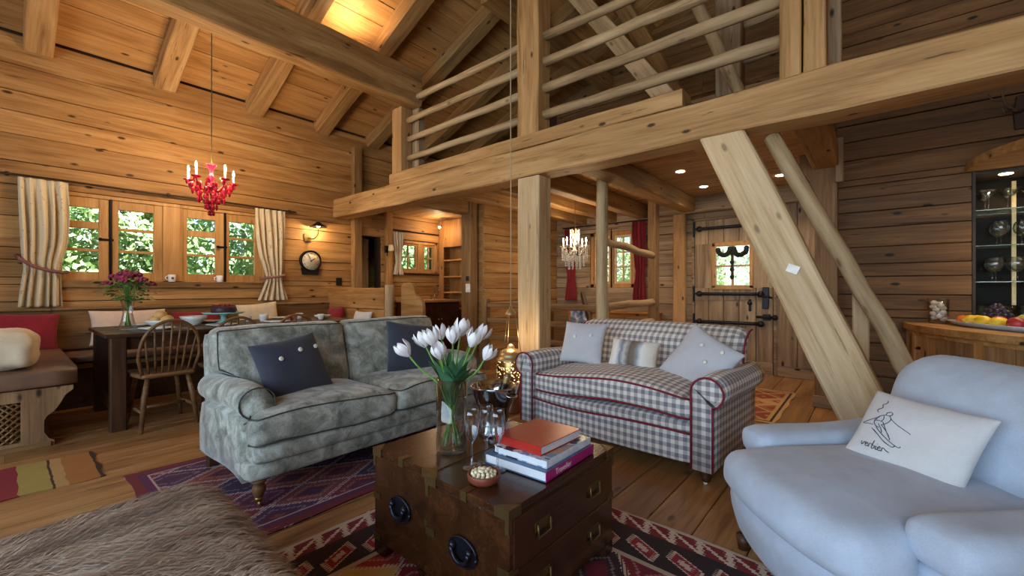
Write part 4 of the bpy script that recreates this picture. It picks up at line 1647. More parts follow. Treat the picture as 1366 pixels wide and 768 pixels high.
wv *= rs.uniform(.0011, .0019, N)[:, None]
V = np.stack([root - wv, root + wv, p1 + wv * .9, p1 - wv * .9, p2], 1).reshape(-1, 3)
i5 = np.arange(N)[:, None] * 5
F4 = (i5 + np.array([[0, 1, 2, 3]])).tolist()
F3 = (i5 + np.array([[3, 2, 4]])).tolist()
me = bpy.data.meshes.new('fur')
me.from_pydata(V.tolist(), [], F4 + F3)
me.materials.append(FUR)
me.update()
fo = bpy.data.objects.new('fur', me)
COL.objects.link(fo)
fo.parent = ot
fo['kind'] = 'stuff'

# ------------------------------------------------------------------ things on the chests
M_WATER = glass('water', (.94, 1, .98, 1), 0, 1.33)
vase = thing('tulip_vase', 'clear cylinder glass vase holding white tulips on the chest', 'vase', (-1.335, 1.20, TOPZ))
vh, vr = .30, .064
MB().lathe([(.0, 0), (vr - .004, 0), (vr, .006), (vr, vh), (vr - .004, vh), (vr - .004, .02), (.0, .018)], 28, cap=False).build('glass', pane_mat('vase_glass', 1.0, (.95, .975, .97, 1), .08), vase)
M_STEM = plain('tulip_stem', srgb(104, 150, 66), .5, var=.15)
M_LEAF = plain('tulip_leaf', srgb(62, 112, 76), .45, var=.2, vscale=12)


def petal_mat():
    t = NT('tulip_petal')
    v = t.coord()
    p = t.sep(v)
    n = t.noise(v, 25, 3)
    f = t.math('ADD', t.math('MULTIPLY', p[2], 10), t.math('MULTIPLY', n, .5))
    t.set(Base_Color=t.ramp(n, [(.35, srgb(236, 232, 232)), (.62, srgb(240, 238, 238)), (.72, srgb(176, 130, 182))]), Roughness=.5)
    t.b.inputs['Subsurface Weight'].default_value = .1
    t.b.inputs['Subsurface Radius'].default_value = (.01, .01, .01)
    return t.m


M_PETAL = petal_mat()


def tulip_petals():
    m = MB()
    for k in range(6):
        a = k * PI / 3 + (.25 if k % 2 else 0)
        R0 = .031 if k % 2 else .027
        rows = []
        for i in range(7):
            s = i / 6
            z = -.006 + .066 * s
            r = R0 * math.sin(min(1, s * 1.25 + .12) * PI / 2) * (1 - .22 * max(0, s - .6) / .4)
            wd = (.95 * math.sin(PI * min(1, .16 + s * .84)) ** .6) * (1 if s < .97 else .5)
            rows.append([((r + .0015 * (j % 2)) * math.cos(a + wd * (j - 2) / 2 * .62), (r + .0015 * (j % 2)) * math.sin(a + wd * (j - 2) / 2 * .62), z) for j in range(5)])
        m.rings(rows, closed=False, cap=False)
    return m


PET = tulip_petals().build('tmp', M_PETAL)
pet_me = PET.data
bpy.data.objects.remove(PET)
# head positions around the vase (metres, relative to the vase base)
th_ = [(-.12, -.13, .40), (-.11, -.05, .43), (-.10, .03, .455), (-.03, -.07, .445), (-.01, .06, .475), (.03, -.02, .455), (-.03, .14, .44), (.035, -.09, .40), (.085, .03, .44), (.125, .07, .385), (.04, .13, .455)]
for i, (x, y, z) in enumerate(th_):
    t = thing('tulip', 'white tulip with pale violet flush standing in the clear cylinder vase', 'tulip', (-1.335, 1.20, TOPZ), 0, 'tulips in the cylinder vase')
    a = 2 * PI * i / len(th_) * 3.7
    foot = (-.045 * math.cos(math.atan2(y, x)), -.045 * math.sin(math.atan2(y, x)), .03)
    mid = (x * .28, y * .28, .27)
    top = (x, y, z)
    cv = poly([foot, (x * .05, y * .05, .16), mid, (x * .72, y * .72, z - .06), top], 4)
    MB().tube(cv, .0042, 6).build('stem', M_STEM, t)
    h = bpy.data.objects.new('petals', pet_me)
    COL.objects.link(h)
    h.parent = t
    d = (Vector(top) - Vector((x * .72, y * .72, z - .06))).normalized()
    h.matrix_basis = Matrix.Translation(top) @ d.to_track_quat('Z', 'Y').to_matrix().to_4x4() @ Matrix.Rotation(i * 1.3, 4, 'Z') @ Matrix.Scale(RN.uniform(1.0, 1.18), 4)
    for w in range(2):
        ang = math.atan2(y, x) + (w - .5) * 1.7 + .4
        m = MB()
        rows = []
        ln = RN.uniform(.18, .25)
        for k in range(8):
            s = k / 7
            rr = .015 + .06 * s * s + .02 * s
            zz = .19 + ln * s - .05 * s * s
            wd = .027 * math.sin(PI * (.08 + .9 * s)) + .001
            c, sn = math.cos(ang), math.sin(ang)
            rows.append([(c * rr - sn * q * wd, sn * rr + c * q * wd, zz + .004 * abs(q)) for q in (-1, 0, 1)])
        m.rings(rows, closed=False, cap=False)
        m.build('leaf', M_LEAF, t)

M_SILVER = plain('polished_silver', srgb(190, 192, 198), .12, 1.0, var=.03)
M_DGREEN = plain('bottle_green', srgb(20, 36, 28), .15)
ib = thing('ice_bucket', 'polished silver champagne bucket on the chest behind the flutes', 'ice bucket', (-1.345, 1.475, TOPZ))
prof = [(.0, 0), (.072, 0), (.076, .008), (.068, .02), (.064, .06), (.07, .11), (.09, .155), (.106, .19), (.112, .215), (.115, .222), (.112, .226), (.106, .222), (.096, .18), (.072, .11), (.06, .03), (.0, .025)]
MB().lathe(prof, 32, cap=False).build('bowl', M_SILVER, ib)
for sg in (-1, 1):
    MB().tube([(sg * .098, -.03, .19), (sg * .118, -.02, .185), (sg * .122, 0, .182), (sg * .118, .02, .185), (sg * .098, .03, .19)], .005, 6).build('handle', M_SILVER, ib)
bo = thing('champagne_bottle', 'dark green champagne bottle lying in the silver bucket', 'bottle', (-1.35, 1.475, TOPZ + .03))
mm = MB().lathe([(.0, 0), (.036, 0), (.04, .01), (.04, .11), (.034, .14), (.017, .18), (.0145, .24), (.017, .245), (.0145, .25), (.0, .252)], 16, cap=False)
mm.build('body', M_DGREEN, bo, (.0, .0, .002), (-.12, .25, 0))
MB().lathe([(.0155, .2), (.017, .235), (.016, .256), (.0, .258)], 12, cap=False).build('foil', M_BRASS, bo, (.0, .0, .002), (-.12, .25, 0))


def flute_mesh():
    p = [(.0, 0), (.036, 0), (.036, .002), (.01, .005), (.0045, .012), (.0042, .085), (.007, .093), (.02, .112), (.0285, .145), (.030, .165), (.027, .20), (.024, .222)]
    q = [(.023, .222), (.026, .20), (.029, .165), (.0275, .145), (.019, .114), (.006, .099), (.0, .098)]
    return MB().lathe(p + q, 20, cap=False)


M_FLUTE = pane_mat('flute_glass', .9, (.94, .96, .97, 1), .12)
FL = flute_mesh().build('tmp', M_FLUTE)
fl_me = FL.data
bpy.data.objects.remove(FL)
for i, (x, y) in enumerate(((-1.15, 1.135), (-1.135, 1.20), (-1.065, 1.185))):
    t = bpy.data.objects.new('champagne_flute', fl_me)
    COL.objects.link(t)
    t.location = (x, y, TOPZ)
    tag(t, 'clear champagne flute standing by the nut bowl', 'glass', 'champagne flutes on the chest')

M_TERRA = plain('terracotta', srgb(122, 58, 40), .45)
M_NUT = plain('roasted_nut', srgb(226, 212, 178), .6, var=.2, vscale=40)
bw = MB().lathe([(.0, 0), (.044, 0), (.056, .012), (.058, .03), (.055, .034), (.051, .03), (.048, .014), (.0, .012)], 24, cap=False).build('nut_bowl', M_TERRA, None, (-1.03, 1.075, TOPZ))
tag(bw, 'small terracotta bowl filled with nuts', 'bowl')
MN = MB().sphere((0, 0, 0), .0075, 7, 5, (1.25, 1, .9)).build('tmp', M_NUT)
nut_me = MN.data
bpy.data.objects.remove(MN)
rr_ = random.Random(4)
kk = 0
for ring, (nn, rad, zz) in enumerate(((14, .039, .029), (10, .027, .034), (6, .014, .040), (1, 0, .046))):
    for k in range(nn):
        a = 2 * PI * k / nn + ring
        t = bpy.data.objects.new('nut', nut_me)
        COL.objects.link(t)
        t.location = (-1.03 + rad * math.cos(a), 1.075 + rad * math.sin(a), TOPZ + zz + rr_.uniform(-.002, .002))
        t.rotation_euler = (rr_.uniform(0, 3), rr_.uniform(0, 3), rr_.uniform(0, 3))
        tag(t, 'pale roasted nut in the terracotta bowl', 'nut', 'nuts in the terracotta bowl')

# books: spines face +X
M_PAGE = plain('book_pages', srgb(214, 218, 222), .8, var=.05, vscale=200)


def book(label, loc, rz, w, l, h, cov, spine):
    t = thing('book', label, 'book', loc, rz, None)
    MB().box(-w / 2 + .006, w / 2 - .004, -l / 2 + .005, l / 2 - .005, .003, h - .003).build('pages', M_PAGE, t)
    m = MB()
    m.box(-w / 2, w / 2, -l / 2, l / 2, 0, .003, .001)
    m.box(-w / 2, w / 2, -l / 2, l / 2, h - .003, h, .001)
    m.build('cover', cov, t)
    MB().box(w / 2 - .003, w / 2 + .001, -l / 2, l / 2, 0, h, .0015).build('spine', spine, t)
    return t


def text_mesh(body, size, mat, name, parent, M, ext=.0003):
    cu = bpy.data.curves.new(name, 'FONT')
    cu.body = body
    cu.size = size
    cu.extrude = ext
    cu.align_x = 'CENTER'
    cu.align_y = 'CENTER'
    tmp = bpy.data.objects.new(name, cu)
    COL.objects.link(tmp)
    dg = bpy.context.evaluated_depsgraph_get()
    me = bpy.data.meshes.new_from_object(tmp.evaluated_get(dg))
    bpy.data.objects.remove(tmp)
    me.materials.clear()
    me.materials.append(mat)
    o = bpy.data.objects.new(name, me)
    COL.objects.link(o)
    o.parent = parent
    o.matrix_basis = M
    return o


C_MAG = plain('magenta_cover', srgb(164, 20, 110), .3)
C_BLUE = plain('blue_cover', srgb(70, 104, 140), .35, var=.2, vscale=14)


def photo_cover():
    t = NT('photo_cover')
    v = t.coord()
    n = t.noise(v, 14, 2)
    t.set(Base_Color=t.ramp(n, [(.35, srgb(40, 44, 60)), (.45, srgb(196, 206, 216)), (.55, srgb(120, 150, 190)), (.65, srgb(214, 150, 100))], 'CONSTANT'), Roughness=.3)
    return t.m


C_PH = photo_cover()
C_RED = plain('red_leather', srgb(176, 44, 34), .3, var=.05, bump=.05)
C_SP2 = plain('pale_spine', srgb(206, 216, 226), .35, var=.12, vscale=18)
b1 = book('thick book with magenta spine at the bottom of the stack', (-1.005, 1.375, TOPZ), .03, .285, .35, .036, C_BLUE, C_MAG)
text_mesh('Traveller', .030, M_WHITE, 'spine_title', b1, Matrix.Translation((.1436, -.06, .018)) @ Matrix.Rotation(PI / 2, 4, 'Z') @ Matrix.Rotation(PI / 2, 4, 'X'))
book('pale picture book in the middle of the stack', (-1.0, 1.385, TOPZ + .0365), .02, .25, .32, .028, C_PH, C_SP2)
b3 = book('red leather book on top of the stack', (-1.02, 1.385, TOPZ + .065), -PI / 2 - .02, .27, .225, .034, C_RED, C_RED)
# ------------------------------------------------------------------ dining corner
M_LEATHER = plain('brown_leather', srgb(112, 84, 64), .5, var=.1, vscale=8)
cb = thing('lattice_bench', 'carved wooden bench with lattice end panel at the head of the dining table', 'bench', (0, 0, 0))
wb_ = thing('window_bench', 'long wooden wall bench under the dining windows', 'bench', (0, 0, 0))
pb_ = thing('partition_bench', 'short wooden bench along the low partition', 'bench', (0, 0, 0))
prof = [(-.95, 0), (.235, 0), (.235, .035), (.21, .05), (.185, .10), (.185, .185), (.20, .215), (.235, .245), (.262, .29), (.29, .35), (.33, .385), (.33, .415), (-.95, .415)]
ep = MB()
# end panel with a window for the lattice
ep.prism([p for p in prof if p[0] > .0] + [(.075, .415), (.075, 0)], 'yz', -4.53, -4.49)
ep.box(-4.53, -4.49, -.95, .075, .335, .415)
ep.box(-4.53, -4.49, -.95, .075, 0, .055)
ep.box(-4.53, -4.49, -.62, -.52, .055, .335)
ep = ep.build('end_panel', W_GREYUP, cb)
lt = MB()
for k in range(-12, 30):
    for d in (1, -1):
        y0 = -.52 + k * .042
        pts = [(-4.512, y0, .055), (-4.512, y0 + d * .28, .335)]
        a, b = Vector(pts[0]), Vector(pts[1])
        # clip to the opening
        lo, hi = -.52, .075
        if (a.y < lo and b.y < lo) or (a.y > hi and b.y > hi):
            continue

        def clip(p, q):
            if p.y < lo:
                return p + (q - p) * ((lo - p.y) / (q.y - p.y))
            if p.y > hi:
                return p + (q - p) * ((hi - p.y) / (q.y - p.y))
            return p
        lt.tube([clip(a, b), clip(b, a)], .0075, 4)
lt = lt.build('lattice', W_BENCH, ep)
lt['kind'] = 'stuff'
MB().box(-6.26, -4.53, -.95, .30, .37, .415, .004).build('seat_board', W_BENCHY, cb)
MB().box(-6.26, -4.5, -.95, .22, 0, .05, .004).build('plinth', W_BENCHY, cb)
MB().box(-4.488, -4.47, -.95, .22, 0, .035, .004).build('foot_rail', W_BENCHY, cb)
MB().box(-6.26, -5.68, .305, 3.12, .37, .415, .004).build('seat_board', W_BENCHY, wb_)
MB().box(-5.74, -5.70, .305, 2.7, 0, .37, .004).build('front_panel', W_DARK, wb_)
MB().box(-5.68, -4.85, 2.70, 3.12, .37, .415, .004).build('seat_board', W_BENCHY, pb_)
MB().box(-5.68, -4.85, 2.74, 2.78, 0, .37, .004).build('front_panel', W_DARK, pb_)
beam('back_board', (-6.225, .305, .70), (-6.225, 3.12, .70), .03, .40, W_BAR, wb_)
beam('back_board', (-6.225, -.95, .70), (-6.225, .30, .70), .03, .40, W_BAR, cb)
beam('back_rail', (-6.215, .305, .915), (-6.215, 3.12, .915), .05, .03, W_BENCH, wb_)
beam('back_rail', (-6.215, -.95, .915), (-6.215, .30, .915), .05, .03, W_BENCH, cb)
for nm, lb, x0, x1, y0, y1, z0, z1 in (('seat_pad', 'thick brown leather seat pad on the lattice end of the bench', -6.2, -4.46, -.95, .36, .417, .545),
                                       ('seat_pad', 'long thin brown seat pad on the bench under the windows', -6.2, -5.66, .37, 2.68, .417, .50),
                                       ('seat_pad', 'short brown seat pad on the bench along the low partition', -6.2, -4.86, 2.69, 3.12, .417, .50)):
    tag(MB().softbox(x0, x1, y0, y1, z0, z1, .03, 8, lambda x, y, z: wrinkle((x, y, z), 4, .006)).build(nm, M_LEATHER), lb, 'seat pad')
tag(MB().softbox(-4.98, -4.50, -.55, .17, .551, .82, .12, 16, lambda x, y, z: wrinkle(wrinkle((x, y, z), 7, .03), 15, .012)).build('rolled_blanket', F_CREAM), 'plump white rolled blanket on the leather seat pad', 'blanket')
pillow('bench_cushion', 'red cushion at the bench corner below the tied curtain', .50, .36, .12, F_REDC, (-6.08, .10, .71), PI / 2, .22, .05, (), 2.0)
pillow('bench_cushion', 'wide blush cushion on the bench behind the flower vase', .62, .36, .13, F_PINK, (-6.04, .86, .72), PI / 2, .22, 0, (), 3.0)
pillow('bench_cushion', 'red cushion on the bench behind the cake stand', .46, .32, .12, F_REDC, (-6.05, 1.46, .70), PI / 2, .22, 0, (), 5.0)
pillow('bench_cushion', 'cream cushion on the bench below the narrow tied curtain', .48, .40, .13, F_CREAM, (-6.04, 2.12, .74), PI / 2, .22, -.08, (), 6.0)
pillow('bench_cushion', 'red cushion on the bench against the low partition', .40, .34, .12, F_REDC, (-5.85, 3.03, .70), 0, .2, 0, (), 8.0)
pillow('bench_cushion', 'white cushion on the bench beside the round partition post', .40, .34, .12, F_WHITE, (-5.15, 3.03, .66), 0, .3, 0, (), 8.5)

pt = thing('bench_partition', 'low boarded partition behind the bench next to the kitchen', 'partition', (0, 0, 0))
zz = 0.0
for h in (.28, .3, .27, .285):
    beam('board', (-6.26, 3.17, zz + h / 2), (-4.78, 3.17, zz + h / 2), .06, h - .005, W_WALL, pt, cham=.006, rough=.003)
    zz += h
tag(log('partition_post', (-4.715, 3.18, 0), (-4.715, 3.18, 1.17), .062, .06, W_LOG), 'grey round post at the end of the low partition', 'post')
tag(MB().prism([(-4.64, 0), (-4.20, 0), (-4.20, .90), (-4.215, .96), (-4.26, 1.0), (-4.32, 1.03), (-4.36, 1.08), (-4.38, 1.15), (-4.42, 1.185), (-4.50, 1.20), (-4.60, 1.185), (-4.64, 1.15)], 'xz', 3.30, 3.345).build('carved_panel', W_WALL), 'board with a curved carved top beside the round partition post', 'panel')

tb = thing('dining_table', 'long dark wooden dining table with square legs', 'table', (-5.0, 1.585, 0))
m = MB()
for k in range(4):
    a = -.5 + k * .25
    MB().box(a + .001, a + .249, -1.085, 1.085, .735, .765, .004).build('top_board', W_DARK, tb)
MB().box(-.43, -.41, -.96, .96, .63, .735).build('apron', W_DARK, tb)
MB().box(.41, .43, -.96, .96, .63, .735).build('apron', W_DARK, tb)
MB().box(-.41, .41, -.97, -.95, .63, .735).build('apron', W_DARK, tb)
MB().box(-.41, .41, 0.95, .97, .63, .735).build('apron', W_DARK, tb)
for sx in (-.44, .44):
    for sy in (-1.005, 1.005):
        beam('leg', (sx, sy, 0), (sx, sy, .735), .10, .10, W_DARK, tb, cham=.008, rough=.002)
MB().box(-.42, .42, -1.03, -.99, .12, .2, .006).build('stretcher', W_DARK, tb)


def windsor():
    t = thing('windsor_chair', 'brown hoop back chair at the dining table next to the lattice bench end', 'chair', (0, 0, 0), 0, 'hoop back chairs along the dining table')

    def sf(x, y, z):
        k = 1 - .12 * smooth(-.05, .2, y)
        return Vector((x * k, y, z - (.012 * max(0, 1 - (x / .19) ** 2) * max(0, 1 - (y / .19) ** 2) if z > .43 else 0)))
    MB().softbox(-.20, .20, -.21, .20, .41, .45, .018, 10, sf).build('seat', W_CHAIR, t)
    for sx in (-1, 1):
        for sy, q in ((-1, -.15), (1, .15)):
            MB().tube([(sx * .13, q, .415), (sx * .155, q * 1.15, .27), (sx * .185, q * 1.42, 0)], [.016, .021, .014], 8).build('leg', W_CHAIR, t)
        MB().tube([(sx * .168, -.185, .15), (sx * .168, 0, .155), (sx * .168, .185, .15)], [.010, .014, .010], 8).build('stretcher', W_CHAIR, t)
    MB().tube([(-.168, 0, .155), (0, 0, .155), (.168, 0, .155)], [.010, .014, .010], 8).build('stretcher', W_CHAIR, t)
    hoop = []
    for k in range(21):
        a = PI * k / 20
        x = .20 * math.cos(a) * (1 + .10 * math.sin(a * 2) ** 2 * .5)
        z = .44 + .43 * math.sin(a) ** .62
        y = .165 + (z - .44) * .24
        hoop.append((x, y, z))
    hoop[0], hoop[-1] = (.165, .165, .43), (-.165, .165, .43)
    MB().tube(hoop, .0125, 8).build('bow', W_CHAIR, t)
    for k in range(-3, 4):
        xb, xt = k * .042, k * .056
        cz = .44 + .43 * max(0, 1 - (xt / .205) ** 2) ** .31
        MB().tube([(xb, .165, .44), ((xb + xt) / 2, .165 + (cz - .44) * .12, (.44 + cz) / 2), (xt, .165 + (cz - .44) * .24, cz)], [.008, .0095, .006], 6).build('spindle', W_CHAIR, t)
    return t


ch = windsor()
ch.location = (-4.52, .85, 0)
ch.rotation_euler = (0, 0, -PI / 2 + .06)
dup(ch, (-4.50, 1.33, 0), -PI / 2 - .03, 'brown hoop back chair in the middle of the dining table side behind the velvet sofa')
dup(ch, (-4.51, 1.82, 0), -PI / 2, 'brown hoop back chair behind the middle of the velvet sofa back')

# table ware
TZ = .7655
fv = thing('flower_vase', 'flared cut glass vase of dark pink flowers on the dining table', 'vase', (-4.99, .70, TZ))
MB().lathe([(.0, 0), (.062, 0), (.066, .012), (.046, .07), (.034, .14), (.038, .2), (.055, .27), (.052, .27), (.035, .2), (.030, .14), (.040, .07), (.055, .018), (.0, .014)], 14, cap=False, smooth=False).build('glass', M_GLASS, fv)
M_PINK = plain('dark_pink_bloom', srgb(132, 34, 70), .6, var=.25)
M_LEAF2 = plain('bouquet_leaf', srgb(70, 128, 52), .5, var=.25)
rb = random.Random(8)
fl = []
for k in range(26):
    a, r = rb.uniform(0, 2 * PI), .17 * math.sqrt(rb.uniform(.01, 1))
    x, y, z = r * math.cos(a), r * math.sin(a), .50 - r * .55 + rb.uniform(-.02, .03)
    m = MB().tube(poly([(-.02 * math.cos(a), -.02 * math.sin(a), .03), (0, 0, .16), (x * .35, y * .35, .3), (x, y, z)], 3), .003, 5).build('stem', M_STEM, fv)
    f = MB()
    for q in range(9):
        aa = q * 2.4
        f.sphere((x + .018 * math.sqrt(q / 3) * math.cos(aa), y + .018 * math.sqrt(q / 3) * math.sin(aa), z + .012 - q * .002), .013, 7, 5)
    f.build('bloom', M_PINK, m)
for k in range(110):
    a, r = rb.uniform(0, 2 * PI), rb.uniform(.02, .17)
    z = rb.uniform(.27, .47) - r * .25
    x, y = r * math.cos(a), r * math.sin(a)
    m = MB()
    L, wd = rb.uniform(.05, .09), .024
    rows = [[(x + math.cos(a) * L * s - math.sin(a) * q * wd * math.sin(PI * (.1 + .85 * s)), y + math.sin(a) * L * s + math.cos(a) * q * wd * math.sin(PI * (.1 + .85 * s)), z + .04 * s - .05 * s * s) for q in (-1, 0, 1)] for s in (0, .33, .66, 1)]
    m.rings(rows, closed=False, cap=False).build('leaf', M_LEAF2, fv)


def turned(name, label, prof, loc, mat, cat, n=20, group=None):
    o = MB().lathe(prof, n, cap=False).build(name, mat, None, loc)
    return tag(o, label, cat, group)


PLATE = [(0, 0), (.07, 0), (.075, .004), (.13, .016), (.13, .019), (.075, .008), (0, .006)]
BOWL = [(0, 0), (.035, 0), (.04, .006), (.075, .05), (.085, .075), (.081, .075), (.07, .05), (.035, .012), (0, .01)]
CUP = [(0, 0), (.024, 0), (.03, .01), (.038, .05), (.04, .07), (.037, .07), (.034, .05), (.026, .012), (0, .01)]
M_SLATE = plain('dark_place_mat', srgb(66, 66, 84), .6)
for i, (x, y) in enumerate(((-4.70, .85), (-4.70, 1.33), (-4.70, 1.82), (-5.3, .85), (-5.3, 1.4), (-5.3, 2.1))):
    tag(MB().box(-.14, .14, -.19, .19, 0, .004, .001).build('place_mat', M_SLATE, None, (x, y, TZ)), 'dark slate place mat under a white plate on the dining table', 'place mat', 'place mats on the dining table')
    turned('dinner_plate', 'white dinner plate lying on a slate place mat', PLATE, (x, y, TZ + .0045), M_WHITE, 'plate', group='dinner plates')
turned('serving_bowl', 'white bowl on the dining table behind the first hoop back chair', [(a * 1.35, b * 1.2) for a, b in BOWL], (-5.05, 1.19, TZ), M_WHITE, 'bowl')
turned('bread_bowl', 'white bowl holding bread rolls beside the flower vase', [(a * 1.4, b * .9) for a, b in BOWL], (-5.02, .93, TZ), M_WHITE, 'bowl')
M_BREAD = plain('bread_crust', srgb(206, 164, 104), .7, var=.15, vscale=12, bump=.3)
for i, (dx, dy, dz) in enumerate(((-.03, -.03, .07), (.03, .045, .072), (.0, .0, .115))):
    o = MB().sphere((0, 0, 0), .052, 12, 8, (1.15, 1, .75)).build('bread_roll', M_BREAD, None, (-5.02 + dx, .93 + dy, TZ + dz))
    tag(o, 'golden bread roll in the white bowl beside the flower vase', 'bread roll', 'bread rolls')
M_TEAL = plain('teal_glaze', srgb(150, 206, 204), .25)
ck = thing('cake_stand', 'pale cake stand with a teal foot on the dining table', 'cake stand', (-5.08, 1.45, TZ))
MB().lathe([(0, 0), (.07, 0), (.06, .012), (.028, .03), (.024, .07), (.04, .098), (0, .1)], 20, cap=False).build('foot', M_TEAL, ck)
MB().lathe([(0, .1), (.17, .1), (.185, .112), (.185, .116), (.168, .108), (0, .107)], 28, cap=False).build('plate', M_TEAL, ck)
M_CAKE = plain('dark_berry_cake', srgb(62, 34, 44), .5, var=.3, vscale=40, bump=.5)
ca = thing('berry_cake', 'dark berry cake on the pale cake stand', 'cake', (-5.08, 1.45, TZ + .1095))
MB().lathe([(0, 0), (.105, 0), (.11, .015), (.108, .055), (.095, .066), (0, .068)], 24, cap=False).build('sponge', M_CAKE, ca)
M_BERRY = plain('red_berry', srgb(150, 26, 50), .35)
BM = MB().sphere((0, 0, 0), .012, 7, 5).build('tmp', M_BERRY)
ber = BM.data
bpy.data.objects.remove(BM)
for k in range(16):
    a = 2.4 * k
    r = .09 * math.sqrt((k + .5) / 16)
    o = bpy.data.objects.new('berry', ber)
    COL.objects.link(o)
    o.parent = ca
    o.location = (r * math.cos(a), r * math.sin(a), .075)
for i, (x, y, s) in enumerate(((-5.0, 1.80, 1.2), (-5.1, 2.22, 1.0), (-4.85, 2.35, .9), (-5.1, 1.68, .9))):
    turned('tea_cup', ('white tea cup on the dining table near the cake stand' if i in (0, 3) else 'white tea cup at the far end of the dining table'), [(a * s, b * s) for a, b in CUP], (x, y, TZ), M_WHITE, 'cup', group='tea cups')
turned('jam_jar', 'small glass jar of red jam on the dining table', [(0, 0), (.028, 0), (.03, .006), (.03, .05), (.024, .06), (0, .062)], (-4.95, 2.05, TZ), M_BERRY, 'jar')
turned('fruit_dish', 'shallow white dish of strawberries on the dining table', [(a * 1.1, b * .6) for a, b in BOWL], (-4.95, 2.42, TZ), M_WHITE, 'dish')
for k in range(7):
    o = bpy.data.objects.new('strawberry', ber)
    COL.objects.link(o)
    o.location = (-4.95 + .04 * math.cos(k * .95) * (k > 0), 2.42 + .04 * math.sin(k * .95) * (k > 0), TZ + .03 + (.012 if k == 0 else 0))
    o.scale = (1.3, 1.3, 1.3)
    tag(o, 'small red strawberry in the shallow white dish', 'strawberry', 'strawberries in the dish')
M_MUGPIC = plain('mug_print', srgb(70, 60, 90), .4)
for i, (y, lb) in enumerate(((1.265, 'white mug with a small dark print on the window sill'), (1.745, 'plain white mug on the window sill under the shorter casement'))):
    t = thing('sill_mug', lb, 'mug', (XL + .045, y, 1.2005))
    MB().lathe([(0, 0), (.03, 0), (.034, .004), (.037, .085), (.034, .085), (.03, .008), (0, .008)], 18, cap=False).build('body', M_WHITE, t)
    MB().tube([(0, -.035, .07), (0, -.058, .06), (0, -.06, .035), (0, -.034, .02)], .005, 6).build('handle', M_WHITE, t)
    if i == 0:
        MB().box(.0335, .037, -.012, .012, .03, .055).build('print', M_MUGPIC, t)


# ------------------------------------------------------------------ curtains
def curtain(name, label, which, levels, folds, mat, n0=.105, amp=.034, th=.006):
    """levels: (z, u_left, u_right, depth factor), from the top down"""
    S_ = side(which)
    NX = folds * 8
    rings = []
    # interpolate the levels smoothly
    L = poly(levels, 5)
    for z, ul, ur, k in L:
        fr, bk = [], []
        for i in range(NX + 1):
            s = i / NX
            w = amp * k * math.sin(2 * PI * folds * s + .6 * math.sin(z * 3)) + .006 * math.sin(11 * s + z * 5)
            s2 = s + .035 * math.sin(4 * PI * s + ul * 9) * math.sin(PI * s)
            u = ul + (ur - ul) * s2
            fr.append(S_(u, n0 + w + th / 2, z))
            bk.append(S_(u, n0 + w - th / 2, z))
        rings.append(fr + bk[::-1])
    o = MB().rings(rings).build(name, mat)
    return tag(o, label, 'curtain')


def floral():
    t = NT('cream_floral_curtain')
    v = t.coord()
    p = t.sep(v)
    st = t.math('FRACT', t.math('MULTIPLY', p[1], 15))
    sm = t.math('LESS_THAN', st, .12)
    n = t.noise(v, 22, 2)
    dots = t.math('GREATER_THAN', n, .66)
    col = t.mix(t.math('MULTIPLY', sm, .35), srgb(216, 200, 168), srgb(176, 150, 116))
    col = t.mix(t.math('MULTIPLY', dots, .45), col, srgb(160, 90, 70))
    t.set(Base_Color=col, Roughness=.9)
    t.bump(t.noise(v, 200, 1), .1, .002)
    return t.m


F_FLOR = floral()
F_RCURT = cloth('red_curtain_cloth', srgb(136, 24, 34), 200, .1)
M_ROD = plain('iron_rod', srgb(52, 40, 30), .5, .4)
c1 = curtain('window_curtain', 'wide cream floral curtain tied back beside the bench', 'left', [(2.185, .085, .42, .5), (2.12, .085, .42, .55), (1.9, .09, .43, 1.0), (1.6, .10, .42, 1.1), (1.4, .11, .38, .9), (1.32, .12, .37, .8), (1.22, .11, .37, 1.0), (1.08, .095, .375, 1.2), (.945, .085, .38, 1.25)], 5, F_FLOR)
MB().tube([(XL + .06, .08, 1.44), (XL + .15, .10, 1.40), (XL + .165, .19, 1.33), (XL + .165, .29, 1.295), (XL + .15, .38, 1.28), (XL + .05, .415, 1.29)], .017, 8).build('tieback', plain('tieback_braid', srgb(130, 84, 76), .8, var=.2, vscale=60), c1)
c2 = curtain('window_curtain', 'narrow cream floral curtain tied back near the wall clock', 'left', [(2.185, 2.13, 2.50, .5), (2.1, 2.13, 2.50, .6), (1.85, 2.14, 2.50, 1.0), (1.6, 2.17, 2.49, 1.0), (1.4, 2.23, 2.48, .8), (1.27, 2.26, 2.47, .6), (1.18, 2.24, 2.48, .9), (1.0, 2.17, 2.53, 1.1), (.965, 2.16, 2.54, 1.1)], 5, F_FLOR)
MB().tube([(XL + .05, 2.22, 1.25), (XL + .15, 2.255, 1.27), (XL + .16, 2.36, 1.28), (XL + .15, 2.47, 1.30), (XL + .05, 2.51, 1.32)], .017, 8).build('tieback', plain('tieback_braid_b', srgb(150, 110, 96), .8, var=.2, vscale=60), c2)
rod = thing('curtain_rod', 'long dark iron curtain rod above the dining windows', 'curtain rod', (0, 0, 0))
MB().tube([(XL + .105, -.1 + 2.75 * k / 12, 2.20 + .004 * math.sin(k)) for k in range(13)], .011, 8).build('rod', M_ROD, rod)
for y in (.02, 1.22, 2.56):
    MB().tube([(XL + .01, y, 2.215), (XL + .105, y, 2.20)], .012, 6).sphere((XL + .105, y, 2.2), .022, 8, 6).build('bracket', M_ROD, rod)
